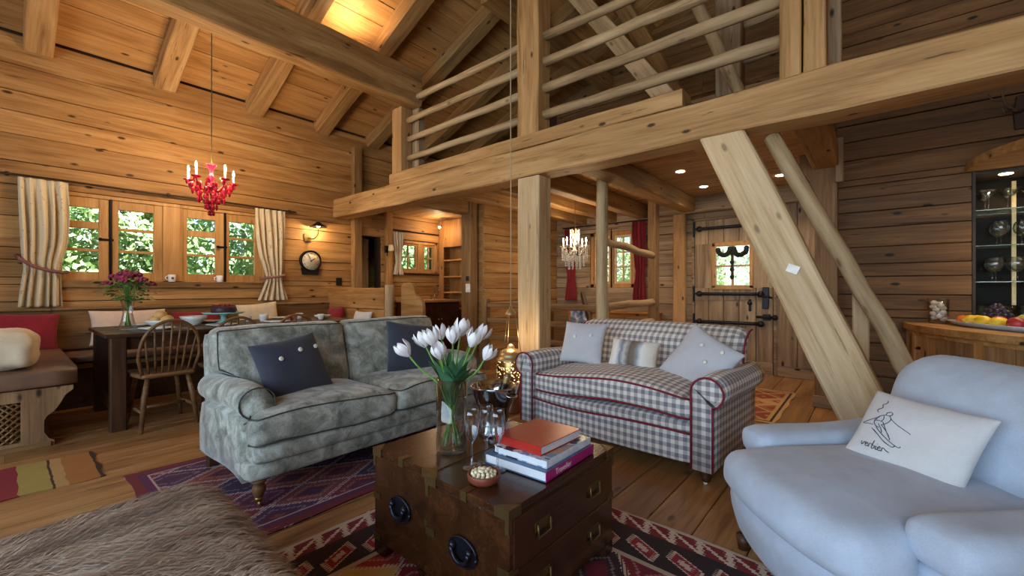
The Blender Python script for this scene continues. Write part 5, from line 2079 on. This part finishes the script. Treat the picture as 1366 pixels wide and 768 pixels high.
curtain('kitchen_curtain', 'short cream curtain at the kitchen window', 'left', [(2.10, 4.27, 4.50, .6), (1.9, 4.28, 4.48, 1), (1.6, 4.32, 4.45, .7), (1.5, 4.30, 4.46, .9), (1.36, 4.27, 4.50, 1)], 4, F_CREAM, n0=.07)
rod2 = thing('curtain_rod', 'short dark rod above the kitchen window', 'curtain rod', (0, 0, 0))
MB().tube([(XL + .07, 4.25, 2.13), (XL + .07, 5.27, 2.13)], .012, 8).build('rod', M_ROD, rod2)
MB().tube([(XL + .01, 4.26, 2.13), (XL + .07, 4.26, 2.13)], .012, 6).build('bracket', M_ROD, rod2)
curtain('stair_curtain', 'red curtain at the stairwell window beside the square post', 'back', [(2.16, -2.84, -2.62, .8), (1.9, -2.84, -2.62, 1), (1.5, -2.80, -2.62, .9), (1.35, -2.78, -2.64, .7), (1.1, -2.82, -2.62, 1), (.91, -2.83, -2.61, 1)], 4, F_RCURT)
curtain('stair_curtain', 'red curtain at the stairwell window behind the crystal chandelier', 'back', [(2.16, -4.08, -3.86, .8), (1.6, -4.06, -3.88, 1), (1.35, -4.02, -3.88, .7), (1.1, -4.05, -3.85, 1), (.92, -4.07, -3.84, 1)], 4, F_RCURT)
rod3 = thing('curtain_rod', 'dark rod carrying the red stairwell curtains', 'curtain rod', (0, 0, 0))
MB().tube([(-4.15, YB - .055, 2.18), (-2.58, YB - .055, 2.18)], .012, 8).build('rod', M_ROD, rod3)
for u in (-4.12, -2.60):
    MB().tube([(u, YB - .01, 2.18), (u, YB - .055, 2.18)], .012, 6).build('bracket', M_ROD, rod3)

# ------------------------------------------------------------------ wall clock, lamps, switches
M_DIAL = plain('cream_dial', srgb(222, 206, 172), .5)
ck = thing('wall_clock', 'round cream clock in a dark case on the window wall', 'clock', (XL + .035, 2.87, 1.525))
RX = (0, PI / 2, 0)
MB().lathe([(.0, 0), (.15, 0), (.155, .01), (.155, .05), (.145, .06), (.128, .052), (.128, .045), (0, .045)], 32, cap=False).build('case', M_BLACK, ck, (0, 0, 0), RX)
MB().lathe([(0, .046), (.127, .046), (.127, .049), (0, .049)], 32, cap=False).build('dial', M_DIAL, ck, (0, 0, 0), RX)
MB().prism([(-.11, -.2), (.11, -.2), (.13, -.1), (-.13, -.1)], 'yz', 0, .04).build('black_lower_piece', M_BLACK, ck)  # black tapered piece below the round case
for k in range(12):
    a = k * PI / 6
    text_mesh(['XII', 'I', 'II', 'III', 'IIII', 'V', 'VI', 'VII', 'VIII', 'IX', 'X', 'XI'][k], .026, M_BLACK, 'numeral', ck,
              Matrix.Translation((.0495, .104 * math.sin(a), .104 * math.cos(a))) @ Matrix.Rotation(PI / 2, 4, 'Z') @ Matrix.Rotation(PI / 2, 4, 'X') @ Matrix.Rotation(-a, 4, 'Z'))
for a, L, w in ((math.radians(55), .065, .006), (math.radians(-25), .095, .004)):
    d = Vector((0, math.sin(a), math.cos(a)))
    MB().tube([Vector((.053, 0, 0)) - d * .015, Vector((.053, 0, 0)) + d * L], w, 5).build('hand', M_BLACK, ck)

wl = thing('wall_lamp', 'metal shaded wall lamp above the round clock', 'wall lamp', (XL + .03, 2.90, 1.94))
MB().box(0, .02, -.11, -.01, -.14, -.02, .004).build('back_plate', M_CBRASS, wl)
MB().tube(poly([(.02, -.05, -.08), (.10, -.02, -.1), (.15, .02, -.04), (.15, .03, .06), (.15, .03, .1)], 5), .008, 8).build('arm', M_CBRASS, wl)
MB().lathe([(.012, .13), (.03, .125), (.05, .1), (.115, .055), (.113, .051), (.045, .092), (.01, .118)], 20, (.15, .03, .02), cap=False).build('shade', M_GUN, wl)
MB().sphere((.15, .03, .085), .022, 10, 8).build('bulb', M_BULB, wl)
light('wall_lamp_light', 'POINT', (.15, .03, .04), 14, WARM, radius=.03, parent=wl)

sp = thing('bracket_lamp', 'small bracket lamp with a pale shade beside the kitchen curtain', 'wall lamp', (XL + .09, 4.12, 1.78))
MB().box(-.01, .02, -.03, .03, -.06, .06, .004).tube([(.02, 0, 0), (.07, .02, .0)], .008, 6).build('bracket', M_BLACK, sp)
MB().lathe([(.05, -.03), (.035, .07), (.033, .07), (.048, -.03)], 16, (.10, .03, .0), cap=False).build('shade', F_CREAM, sp)
tag(MB().box(XL + .03, XL + .05, 3.27, 3.36, 1.17, 1.29, .004).build('wall_socket', M_BLACK), 'black double socket plate on the window wall above the low partition', 'socket')
sw = thing('light_switch', 'white light switch plate on the square post beside the bookcase', 'switch', (-4.43, 4.30, 1.13))
MB().box(-.045, .045, -.012, 0, -.06, .06, .003).build('plate', M_WHITE, sw)
for k in (-1, 1):
    MB().box(-.03, .03, -.016, -.011, k * .03 - .022, k * .03 + .022, .002).build('rocker', M_WHITE, sw)
tag(MB().box(-.03, .03, -.014, 0, -.035, .035, .004).build('thermostat', M_GUN, None, (-4.44, 4.30, 1.27)), 'dark thermostat above the white light switch', 'thermostat')
tag(MB().box(-.035, .035, -.012, 0, -.028, .028, .003).build('brace_plate', M_WHITE, None, (-.375, 3.23, 1.245), (0, math.radians(23), 0)), 'small white square plate on the broad diagonal brace', 'switch plate')


# ------------------------------------------------------------------ chandeliers
M_RUBY = glass('ruby_glass', (.75, .03, .10, 1), .05)
_t = NT('ruby_glass_bright')
_t.set(Base_Color=srgb(206, 30, 66), Roughness=.10)
_t.b.inputs['Transmission Weight'].default_value = .55
M_RUBY = _t.m
_t = NT('crystal')
_t.set(Base_Color=srgb(245, 244, 240), Roughness=.05)
_t.b.inputs['Transmission Weight'].default_value = .55
M_CRYS = _t.m


def chandelier(name, label, loc, top, R, arms, mat, metal, candle_h, watts, drops, drop_r, tiers=None):
    t = thing(name, label, 'chandelier', loc)
    L = top - loc[2]
    ch_ = MB()
    n = int(L / .05)
    pts = [(.004 * (k % 2), .004 * ((k + 1) % 2), .18 + (L - .18) * k / n) for k in range(n + 1)]
    ch_.tube(pts, .0045, 5)
    ch_.build('chain', M_CBRASS, t)
    MB().lathe([(0, L - .03), (.05, L - .02), (.05, L), (0, L)], 16, cap=False).build('canopy', M_CBRASS, t)
    MB().lathe([(0, -.14), (.012, -.13), (.022, -.1), (.014, -.08), (.05, -.055), (.055, -.045), (.022, -.03), (.018, .02), (.03, .05), (.02, .08), (.016, .13), (.045, .17), (.05, .18), (0, .18)], 16, cap=False).build('stem', mat, t)
    D = MB().sphere((0, 0, -drop_r * 1.3), drop_r, 6, 4, (.75, .75, 1.6)).build('tmp', mat)
    dm = D.data
    bpy.data.objects.remove(D)
    for k in range(arms):
        a = 2 * PI * k / arms + .35
        c, s = math.cos(a), math.sin(a)
        path = poly([(.02, -.04), (R * .35, -.10), (R * .75, -.08), (R, -.0)], 5)
        ar = MB().tube([(c * r, s * r, z) for r, z in path], .007, 6).build('arm', metal, t)
        MB().lathe([(.01, 0), (.04, .012), (.045, .02), (.016, .016), (.016, .03), (0, .03)], 12, (c * R, s * R, 0), cap=False).build('drip_pan', mat, ar)
        MB().lathe([(.010, .03), (.010, .03 + candle_h), (0, .03 + candle_h)], 8, (c * R, s * R, 0), cap=False).build('candle', M_WHITE, ar)
        MB().lathe([(0, .03 + candle_h), (.009, .04 + candle_h), (.010, .055 + candle_h), (.004, .085 + candle_h), (0, .09 + candle_h)], 8, (c * R, s * R, 0), cap=False).build('bulb', M_BULB, ar)
        light(name + '_light', 'POINT', (c * R, s * R, .11 + candle_h), watts, WARM, radius=.02, parent=t)
        for j in range(drops):
            b = a + (j - (drops - 1) / 2) * .22
            o = bpy.data.objects.new('drop', dm)
            COL.objects.link(o)
            o.parent = t
            rr = R * (1.0 - .12 * (j % 3))
            o.location = (rr * math.cos(b), rr * math.sin(b), .005 - .035 * (j % 3))
    if tiers:
        for (rad, z, cnt, strand) in tiers:
            for k in range(cnt):
                a = 2 * PI * k / cnt
                for j in range(strand):
                    o = bpy.data.objects.new('drop', dm)
                    COL.objects.link(o)
                    o.parent = t
                    o.location = (rad * math.cos(a), rad * math.sin(a), z - j * drop_r * 3.0)
    return t


chandelier('red_chandelier', 'small red glass chandelier with candle bulbs over the dining table', (-5.14, 1.36, 2.20), roof_z(-5.14) - .01, .20, 5, M_RUBY, M_RUBY, .07, 12, 8, .018,
           [(.05, -.12, 7, 3), (.02, -.18, 4, 3), (.11, -.05, 11, 3), (.16, -.02, 12, 2)])
chandelier('crystal_chandelier', 'crystal chandelier with long clear drops hanging over the stairwell', (-2.97, 4.82, 1.66), 2.41, .15, 6, M_CRYS, M_CBRASS, .04, 3.0, 3, .010,
           [(.165, .0, 18, 6), (.125, -.04, 14, 7), (.08, -.08, 10, 7), (.06, .24, 8, 5)])

# pierced brass lantern on its long rope
def pierced():
    t = NT('pierced_brass')
    v = t.coord()
    vo = t.new('ShaderNodeTexVoronoi')
    t.l(v, vo.inputs['Vector'])
    vo.inputs['Scale'].default_value = 55
    hole = t.math('LESS_THAN', vo.outputs['Distance'], .32)
    t.set(Base_Color=t.mix(hole, srgb(176, 140, 84), srgb(255, 214, 140)), Roughness=.3, Metallic=t.math('SUBTRACT', 1.0, hole))
    t.b.inputs['Emission Color'].default_value = (1, .72, .36, 1)
    t.l(t.math('MULTIPLY', hole, 2.0), t.b.inputs['Emission Strength'])
    return t.m


ln = thing('hanging_lantern', 'pierced brass lantern hanging on a long rope beside the thick post', 'lantern', (-2.52, 2.985, .265))
PB = pierced()
MB().lathe([(0, 0), (.10, 0), (.125, .02), (.128, .05), (.128, .2), (.12, .215), (.0, .215)], 28, cap=False).build('drum', PB, ln)
MB().lathe([(.132, .205), (.135, .215), (.115, .225), (.112, .25), (.098, .28), (.066, .30), (.035, .31), (.032, .33), (.012, .35), (0, .35)], 24, cap=False).build('dome', M_BRASS, ln)
MB().lathe([(.05, .62), (.045, .645), (.02, .665), (.008, .70), (0, .70)], 16, cap=False).build('bell_cap', M_BRASS, ln)
for k in range(3):
    a = k * 2 * PI / 3 + .5
    MB().tube([(.105 * math.cos(a), .105 * math.sin(a), .222), (.04 * math.cos(a), .04 * math.sin(a), .63)], .003, 5).build('chain', M_BRASS, ln)
MB().tube([(0, 0, .69), (.003, 0, 1.5), (-.002, .002, 2.6), (0, 0, 3.5), (0, 0, roof_z(-2.52) - .225 - .265)], .0055, 6).build('rope', plain('rope', srgb(176, 160, 130), .8), ln)
light('lantern_light', 'POINT', (0, 0, .42), 3, WARM, radius=.04, parent=ln)
st = thing('drum_stand', 'round copper coloured stand under the brass lantern', 'stand', (-2.52, 2.985, 0))
MB().lathe([(0, 0), (.10, 0), (.105, .02), (.085, .06), (.08, .18), (.1, .23), (.105, .255), (0, .262)], 24, cap=False).build('body', plain('aged_copper', srgb(140, 92, 62), .4, .6), st)
# ------------------------------------------------------------------ kitchen end, bookcase, stairwell cupboards
bc = thing('bookcase', 'orange wooden built-in bookcase with empty shelves beside the square post', 'bookcase', (0, 0, 0))
YS = 5.30
MB().box(-6.26, -6.13, YS, YS + .03, 0, 2.40, .004).build('side_panel', W_UP, bc)
MB().box(-4.75, -4.58, YS, YS + .30, 0, 2.40, .004).build('side_panel', W_UP, bc)
MB().box(-6.13, -4.75, YS, YS + .03, 1.89, 2.40, .004).build('header', W_UP, bc)
MB().box(-6.26, -4.75, YS + .27, YS + .30, 0, 2.40, .004).build('back_panel', W_UP, bc)
for z in (.42, .745, 1.04, 1.33, 1.635):
    MB().box(-6.13, -4.75, YS + .01, YS + .27, z, z + .025, .003).build('shelf', W_FRAME, bc)
MB().box(-6.13, -4.75, YS, YS + .03, 0, .42, .004).build('base_panel', W_UP, bc)

kc = thing('kitchen_unit', 'dark kitchen base unit with wooden worktop under the kitchen window', 'kitchen unit', (0, 0, 0))
MB().box(-6.26, -5.68, 4.35, 5.28, .08, .89, .004).build('body', W_DARK, kc)
MB().box(-6.26, -5.64, 4.32, 5.29, .89, .93, .005).build('worktop', W_FRAME, kc)
for k in range(2):
    d = MB().box(-5.685, -5.66, 4.37 + k * .455, 4.81 + k * .455, .12, .86, .004).build('door', W_DARK, kc)
    MB().sphere((-5.645, 4.78 + k * .07, .6), .014, 8, 6).build('knob', M_BRASS, d)
MB().box(-6.2, -5.74, 4.4, 5.25, 0, .08).build('plinth', W_DARK, kc)
tp = thing('kitchen_tap', 'chrome tap on the kitchen worktop', 'tap', (-6.02, 5.0, .9305))
MB().tube(poly([(0, 0, 0), (0, 0, .16), (.04, 0, .2), (.10, 0, .19), (.12, 0, .14)], 5), .012, 8).build('spout', M_SILVER, tp)
for s in (-1, 1):
    MB().lathe([(.018, 0), (.014, .05), (.022, .06), (0, .065)], 10, (0, s * .08, 0)).build('valve', M_SILVER, tp)

cu = thing('low_cupboard', 'low orange framed cupboard along the stairwell back wall', 'cupboard', (0, 0, 0))
MB().box(-4.2, -2.4, 6.12, YB - .04, 0, .74, .004).build('body', W_ORANGE, cu)
MB().box(-4.22, -2.38, 6.09, YB - .04, .74, .765, .004).build('top', W_ORANGE, cu)
for k in range(4):
    MB().box(-4.18 + k * .445, -3.77 + k * .445, 6.10, 6.125, .06, .70, .008).build('door', W_BENCH, cu)


def picture_mat():
    t = NT('blue_landscape_print')
    v = t.coord()
    n = t.noise(v, 9, 3)
    t.set(Base_Color=t.ramp(n, [(.35, srgb(50, 66, 100)), (.5, srgb(120, 140, 170)), (.62, srgb(220, 222, 226))]), Roughness=.4)
    return t.m


PIC = picture_mat()
pf = thing('framed_picture', 'orange framed blue picture leaning on the low cupboard', 'picture', (-3.62, 6.02, .0))
m = MB()
for a, b, c, d in ((-.2, -.165, .5, .80), (.165, .2, .5, .80), (-.165, .165, .77, .80), (-.165, .165, .5, .53)):
    m.box(a, b, -.012, .012, c, d, .003)
m.build('frame', W_ORANGE, pf)
MB().box(-.165, .165, -.004, .004, .53, .77).build('print', PIC, pf)
for s in (-.15, .15):
    MB().box(s - .02, s + .02, -.02, .02, 0, .5, .003).build('easel_leg', W_BENCH, pf)

wr = thing('door_wreath', 'dark leafy wreath hanging in the door light', 'wreath', (-1.43, YB - .065, 1.60))
m = MB()
for sgn in (-1, 1):
    for k in range(12):
        a = PI + PI * k / 11
        m.sphere((sgn * .10 + .075 * math.cos(a), 0, .06 + .085 * math.sin(a) + RN.uniform(-.01, .01)), .034, 6, 5, (1, .6, 1))
m.tube([(0, 0, .06), (0, 0, -.35)], .014, 6)
for z in (.0, -.12, -.22, -.32):
    m.sphere((0, 0, z), .03, 6, 5, (1, .6, 1))
m.build('garland', plain('dark_evergreen', srgb(28, 30, 30), .8, var=.3), wr)

# ------------------------------------------------------------------ the bar
def arc(cx, cy, r, a0, a1, n):
    return [(cx + r * math.cos(a0 + (a1 - a0) * k / n), cy + r * math.sin(a0 + (a1 - a0) * k / n)) for k in range(n + 1)]


BCX, BCY, BR = 2.01, YBAR - .04, 1.79
bar = thing('bar_cabinet', 'curved brown bar cabinet with wooden top along the plank wall', 'cabinet', (0, 0, 0))
a0, a1 = PI, 1.62 * PI
MB().prism(arc(BCX, BCY, BR, a0, a1, 24) + [(BCX + .5, BCY)], 'xy', .78, .83).build('worktop', W_WALL, bar)
MB().prism(arc(BCX, BCY, BR - .07, a0, a1, 24) + [(BCX + .5, BCY)], 'xy', .0, .779).build('carcass', W_GREYUP, bar)
edges = [0, .055, .30, .36, .53, .70, .87, 1.04, 1.1, 1.28, 1.46, 1.64]
kk = 0
for k, (e0, e1) in enumerate(zip(edges, edges[1:])):
    A0, A1 = PI + e0 / BR, PI + (e1 - .005) / BR
    stile = (e1 - e0) < .08
    inn = arc(BCX, BCY, BR - .068, A0, A1, 3)
    outr = arc(BCX, BCY, BR - (.025 if stile else .045), A0, A1, 3)
    o = MB().prism(outr + inn[::-1], 'xy', .06, .76).build('stile' if stile else 'door_board', W_UP if stile else W_GREYUP, bar)
    if k in (3, 6):
        A = PI + (e0 + .05) / BR
        MB().sphere((BCX + (BR - .035) * math.cos(A), BCY + (BR - .035) * math.sin(A), .64), .016, 8, 6, (1, 1, .7)).build('knob', M_BLACK, o)
MB().prism(arc(BCX, BCY, BR - .03, a0, a1, 24) + [(BCX + .5, BCY)], 'xy', .745, .778).build('moulding', W_WALL, bar)

# niche with dark mirror, glass shelves and soffit with lights
M_MIRR = NT('mirror_dark_reflection')
M_MIRR.set(Base_Color=srgb(26, 21, 15), Roughness=.35, Metallic=.0)  # reflection of the dark room put into a matte brown colour
M_MIRR.b.inputs['Specular IOR Level'].default_value = .06
M_MIRR = M_MIRR.m
_t = NT('green_edge_glass')
_t.set(Base_Color=(.8, .95, .85, 1), Roughness=.02)
_t.b.inputs['Transmission Weight'].default_value = .9
M_SHELF = _t.m
M_NICHE = plain('niche_lining', srgb(50, 42, 32), .6)
nb_ = thing('bar_niche', 'dark mirrored niche lining behind the glass shelves', 'niche', (0, 0, 0))
MB().box(NX0 + .002, NX1 - .002, YBAR + .36, YBAR + .38, NZ0, NZ1).build('mirror', M_MIRR, nb_)
MB().box(NX0 + .002, NX0 + .02, YBAR - .035, YBAR + .36, NZ0, NZ1).build('side_lining', M_NICHE, nb_)
MB().box(NX1 - .02, NX1 - .002, YBAR - .03, YBAR + .36, NZ0, NZ1).build('side_lining', M_NICHE, nb_)
MB().box(NX0 + .02, NX1 - .02, YBAR, YBAR + .36, NZ1 - .02, NZ1).build('top_lining', M_NICHE, nb_)
MB().box(NX0 + .02, NX1 - .02, YBAR - .03, YBAR + .36, NZ0, NZ0 + .02).build('base_lining', M_NICHE, nb_)
MB().box(.93, .955, YBAR + .345, YBAR + .36, NZ0 + .12, NZ1 - .05).build('reflected_light_strip', M_BRASS, nb_)  # yellow light reflected in the mirror, modelled as a strip of brass
SHZ = (1.18, 1.48, 1.775)
for z in SHZ:
    tag(MB().box(NX0 + .022, NX1 - .022, YBAR + .02, YBAR + .34, z - .008, z, .002).build('glass_shelf', M_SHELF), {1.18: 'lowest clear glass shelf in the bar niche', 1.48: 'middle clear glass shelf in the bar niche', 1.775: 'highest clear glass shelf in the bar niche'}[z], 'shelf')
so = thing('bar_soffit', 'bowed wooden soffit with recessed lights above the bar niche', 'soffit', (0, 0, 0))
MB().prism(arc(1.69, YBAR - .035, 1.08, PI, 2 * PI, 30), 'xy', NZ1 + .005, NZ1 + .07).build('board', W_WALL, so)
for x, y in ((1.02, 4.72), (1.55, 4.5)):
    MB().lathe([(0, -.004), (.04, -.004), (.046, 0), (.046, .004), (0, .004)], 18, (x, y, NZ1 + .003), cap=False).build('lamp_glass', M_SPOT, so)
    light('soffit_light', 'SPOT', (x, y, NZ1 - .02), 24, WARM, (0, 0, 0), radius=.03, spot=120, parent=so)
nl = thing('niche_light', 'round recessed light in the niche ceiling', 'light', (.86, YBAR + .12, NZ1 - .022))
MB().lathe([(0, -.003), (.036, -.003), (.042, 0), (.042, .003), (0, .003)], 18, cap=False).build('lamp_glass', M_SPOT, nl)
light('niche_spot', 'SPOT', (0, 0, -.02), 22, WARM, (0, 0, 0), radius=.03, spot=130, parent=nl)

MART = [(.0, 0), (.035, 0), (.035, .002), (.006, .006), (.004, .012), (.004, .095), (.056, .165), (.054, .165), (.002, .10), (0, .099)]
WINE = [(.0, 0), (.036, 0), (.036, .002), (.008, .006), (.0045, .012), (.0045, .075), (.02, .085), (.046, .115), (.052, .145), (.046, .18), (.036, .20), (.0345, .20), (.044, .18), (.05, .145), (.044, .117), (.018, .088), (0, .082)]
TUMB = [(.0, 0), (.03, 0), (.031, .003), (.036, .10), (.034, .10), (.029, .01), (0, .01)]
for nm, prof, z, rows, grp, lb in (('cocktail_glass', MART, SHZ[2], [(x, YBAR + y) for y in (.09, .24) for x in (.76, .89, 1.02, 1.15)], 'cocktail glasses on the highest shelf', 'clear conical cocktail glass on the highest bar shelf'),
                                   ('wine_glass', WINE, SHZ[1], [(x, YBAR + y) for y in (.10, .25) for x in (.83, .97, 1.11)], 'wine glasses on the middle shelf', 'clear balloon wine glass on the middle bar shelf'),
                                   ('wine_glass', WINE, SHZ[0], [(x, YBAR + y) for y in (.09, .22) for x in (.80, .92, 1.04, 1.16)], 'wine glasses on the lowest shelf', 'clear balloon wine glass on the lowest bar shelf'),
                                   ('tumbler', TUMB, NZ0 + .02, [(x, YBAR + y) for y in (.06, .18) for x in (.72, .80, .88, .96, 1.04, 1.12)], 'tumblers at the niche bottom', 'clear tumbler at the bottom of the bar niche')):
    me_ = None
    for x, y in rows:
        if me_ is None:
            o = MB().lathe(prof, 16, cap=False).build(nm, M_GLASS)
            me_ = o.data
        else:
            o = bpy.data.objects.new(nm, me_)
            COL.objects.link(o)
        o.location = (x, y, z + .0005)
        tag(o, lb, 'glass', grp)

jr = thing('candle_jar', 'clear glass jar filled with white shells on the bar top', 'jar', (.44, 5.05, .8305))
MB().lathe([(0, 0), (.058, 0), (.064, .008), (.068, .21), (.066, .21), (.06, .012), (0, .01)], 22, cap=False).build('glass', M_GLASS, jr)
M_SHELLW = plain('white_shell', srgb(232, 226, 216), .5, var=.08)
for k in range(13):
    a = k * 2.4
    MB().sphere((.032 * math.cos(a), .032 * math.sin(a), .035 + k * .0115), .024, 8, 6, (1, .8, .8)).build('shell', M_SHELLW, jr)

ang = math.radians(-62)
M_TRAY = plain('pale_blue_enamel', srgb(196, 206, 220), .25)
TRX, TRY = .80, 4.58
tr = MB()
rings = []
for s, z in ((.0, 0), (.80, 0), (.9, .012), (1.0, .035), (1.0, .039), (.89, .018), (.79, .006), (0, .006)):
    rings.append([(.58 * s * math.cos(2 * PI * k / 32), .20 * s * math.sin(2 * PI * k / 32), z) for k in range(32)])
tr.rings(rings, cap=False)
tr = tag(tr.build('fruit_platter', M_TRAY, None, (TRX, TRY, .8305), (0, 0, ang)), 'long pale blue oval platter of fruit on the bar top', 'platter')
FR = {'orange': plain('orange_skin', srgb(222, 112, 30), .45, var=.06, bump=.1), 'lemon': plain('lemon_skin', srgb(226, 190, 44), .4), 'pear': plain('pear_skin', srgb(176, 178, 70), .45, var=.12), 'mango': plain('mango_skin', srgb(170, 50, 60), .4, var=.25, vscale=10), 'grape': plain('dark_grape', srgb(38, 28, 54), .3), 'apple': plain('green_apple_skin', srgb(150, 172, 60), .35, var=.12)}


def onp(u, v, z):
    c, s = math.cos(ang), math.sin(ang)
    return (TRX + u * c - v * s, TRY + u * s + v * c, .8385 + z)


fruit = [('orange', -.47, .0, .036, (1, 1, .95)), ('orange', -.41, -.05, .036, (1, 1, .95)), ('lemon', -.37, .03, .038, (1.3, 1, 1)), ('lemon', -.30, -.06, .04, (1.3, 1, 1)), ('lemon', -.15, -.10, .042, (1.4, 1, 1)), ('mango', -.10, -.04, .042, (1.2, 1, 1)),
         ('lemon', -.02, -.10, .04, (1.35, 1, 1)), ('pear', -.02, .05, .05, (1.35, 1, 1)), ('mango', .10, -.09, .046, (1.3, 1, .95)), ('apple', .09, .04, .044, (1, 1, .92)), ('orange', .2, .06, .04, (1, 1, .95)), ('mango', .22, -.07, .045, (1.3, 1, 1)), ('lemon', .33, 0, .04, (1.35, 1, 1)), ('apple', .42, .02, .042, (1, 1, .92))]
lab = {'orange': 'round orange on the oval fruit platter', 'lemon': 'yellow lemon on the oval fruit platter', 'pear': 'yellow green pear on the oval fruit platter', 'mango': 'red blushed mango on the oval fruit platter', 'apple': 'green apple on the oval fruit platter'}
for kind, u, v, r, sc in fruit:
    t = thing(kind, lab[kind], 'fruit', onp(u, v, r * sc[2]), RN.uniform(0, 3), 'fruit on the bar platter')
    m = MB()
    if kind == 'lemon':
        m.tube([(r * q, 0, 0) for q in (-1.5, -1.35, -1.1, -.6, 0, .6, 1.1, 1.35, 1.5)], [r * q for q in (.08, .2, .6, .92, 1, .92, .6, .2, .08)], 10)
    elif kind == 'pear':
        m.tube([(r * q, 0, 0) for q in (-1, -.85, -.4, .1, .6, 1.1, 1.5, 1.65)], [r * q for q in (.2, .6, .95, 1.0, .75, .48, .38, .15)], 10)
    else:
        m.sphere((0, 0, 0), r, 12, 8, sc)
    m.build('flesh', FR[kind], t)
    MB().tube([(0, 0, r * sc[2] * .9), (.004, 0, r * sc[2] * 1.12)], .002, 5).build('stalk', W_DARK, t)
GM = MB().sphere((0, 0, 0), .017, 8, 6).build('tmp', FR['grape'])
gm = GM.data
bpy.data.objects.remove(GM)
rg = random.Random(3)
for lay, (cnt, rad, z) in enumerate(((14, .075, .03), (11, .055, .054), (8, .038, .078), (5, .022, .10), (2, .01, .12))):
    for k in range(cnt):
        a = 2 * PI * k / cnt + lay * .4
        o = bpy.data.objects.new('grape', gm)
        COL.objects.link(o)
        o.location = onp(-.22 + rad * math.cos(a) * 1.5, .04 + rad * math.sin(a) * 1.15, z * 1.15 + .02 + rg.uniform(-.004, .004))
        tag(o, 'dark blue grape in the bunch on the fruit platter', 'grape', 'grapes on the bar platter')

# antler sconce on the bar wall
an = thing('antler_sconce', 'dark antler wall sconce above the bar soffit', 'sconce', (.93, YBAR - .03, 2.5))
MB().prism([(-.05, -.12), (.05, -.12), (.06, 0), (.04, .14), (-.04, .14), (-.06, 0)], 'xz', -.04, 0).build('shield', W_DARK, an)
M_ANT = plain('antler_bone', srgb(96, 82, 66), .6, var=.15)
for s in (-1, 1):
    m = MB().tube(poly([(s * .02, -.04, .02), (s * .07, -.14, .0), (s * .13, -.2, .05), (s * .15, -.22, .16)], 5), [.016 - .0006 * k for k in range(16)], 7).build('antler', M_ANT, an)
    MB().tube([(s * .09, -.16, .01), (s * .14, -.24, -.04), (s * .16, -.28, .0)], [.011, .008, .003], 6).build('tine', M_ANT, m)
    MB().tube([(s * .135, -.205, .07), (s * .2, -.2, .1), (s * .22, -.21, .15)], [.010, .007, .003], 6).build('tine', M_ANT, m)

# ------------------------------------------------------------------ recessed spots and roof uplights
for i, (x, y) in enumerate(((-1.6, 4.79), (-1.61, 5.69), (-.78, 5.68), (-3.45, 5.5), (-5.3, 4.2))):  # the last two are extra lamps, added for more warm light
    t = thing('recessed_spot', 'round recessed spot in the boarded loft underside', 'light', (x, y, 2.4085), 0, 'recessed spots under the loft')
    MB().lathe([(0, -.004), (.04, -.004), (.048, 0), (.048, .002), (0, .002)], 18, cap=False).build('lamp_glass', M_SPOT, t)
    light('recessed_spot_light', 'SPOT', (0, 0, -.02), 22, WARM, (0, 0, 0), radius=.03, spot=125, parent=t)
t = thing('kitchen_spot', 'bright star shining spot lamp above the bookcase', 'light', (-5.93, 5.06, 2.235))
MB().tube([(0, 0, .175), (0, 0, .03)], .008, 6).build('stem', M_BRASS, t)
MB().lathe([(0, .035), (.03, .03), (.035, 0), (.03, -.004), (0, -.004)], 14, cap=False).build('head', M_BRASS, t)
MB().sphere((0, -.02, -.008), .022, 10, 8).build('bulb', M_BULB, t)
light('kitchen_spot_light', 'POINT', (0, -.05, -.05), 9, WARM, radius=.03, parent=t)
for i, (y, w) in enumerate(((2.55, 30), (.9, 20), (-.8, 16))):
    t = thing('roof_uplight', 'small brass uplight on top of the roof tie beam', 'light', (-4.47, y, 3.884), 0, 'uplights on the tie beam')
    MB().lathe([(0, 0), (.035, 0), (.04, .02), (.03, .05), (.026, .05), (.02, .03), (0, .03)], 14, cap=False).build('housing', M_BRASS, t)
    light('roof_uplight_light', 'SPOT', (0, 0, .06), w, WARM, (PI, 0, 0), radius=.03, spot=150, parent=t)
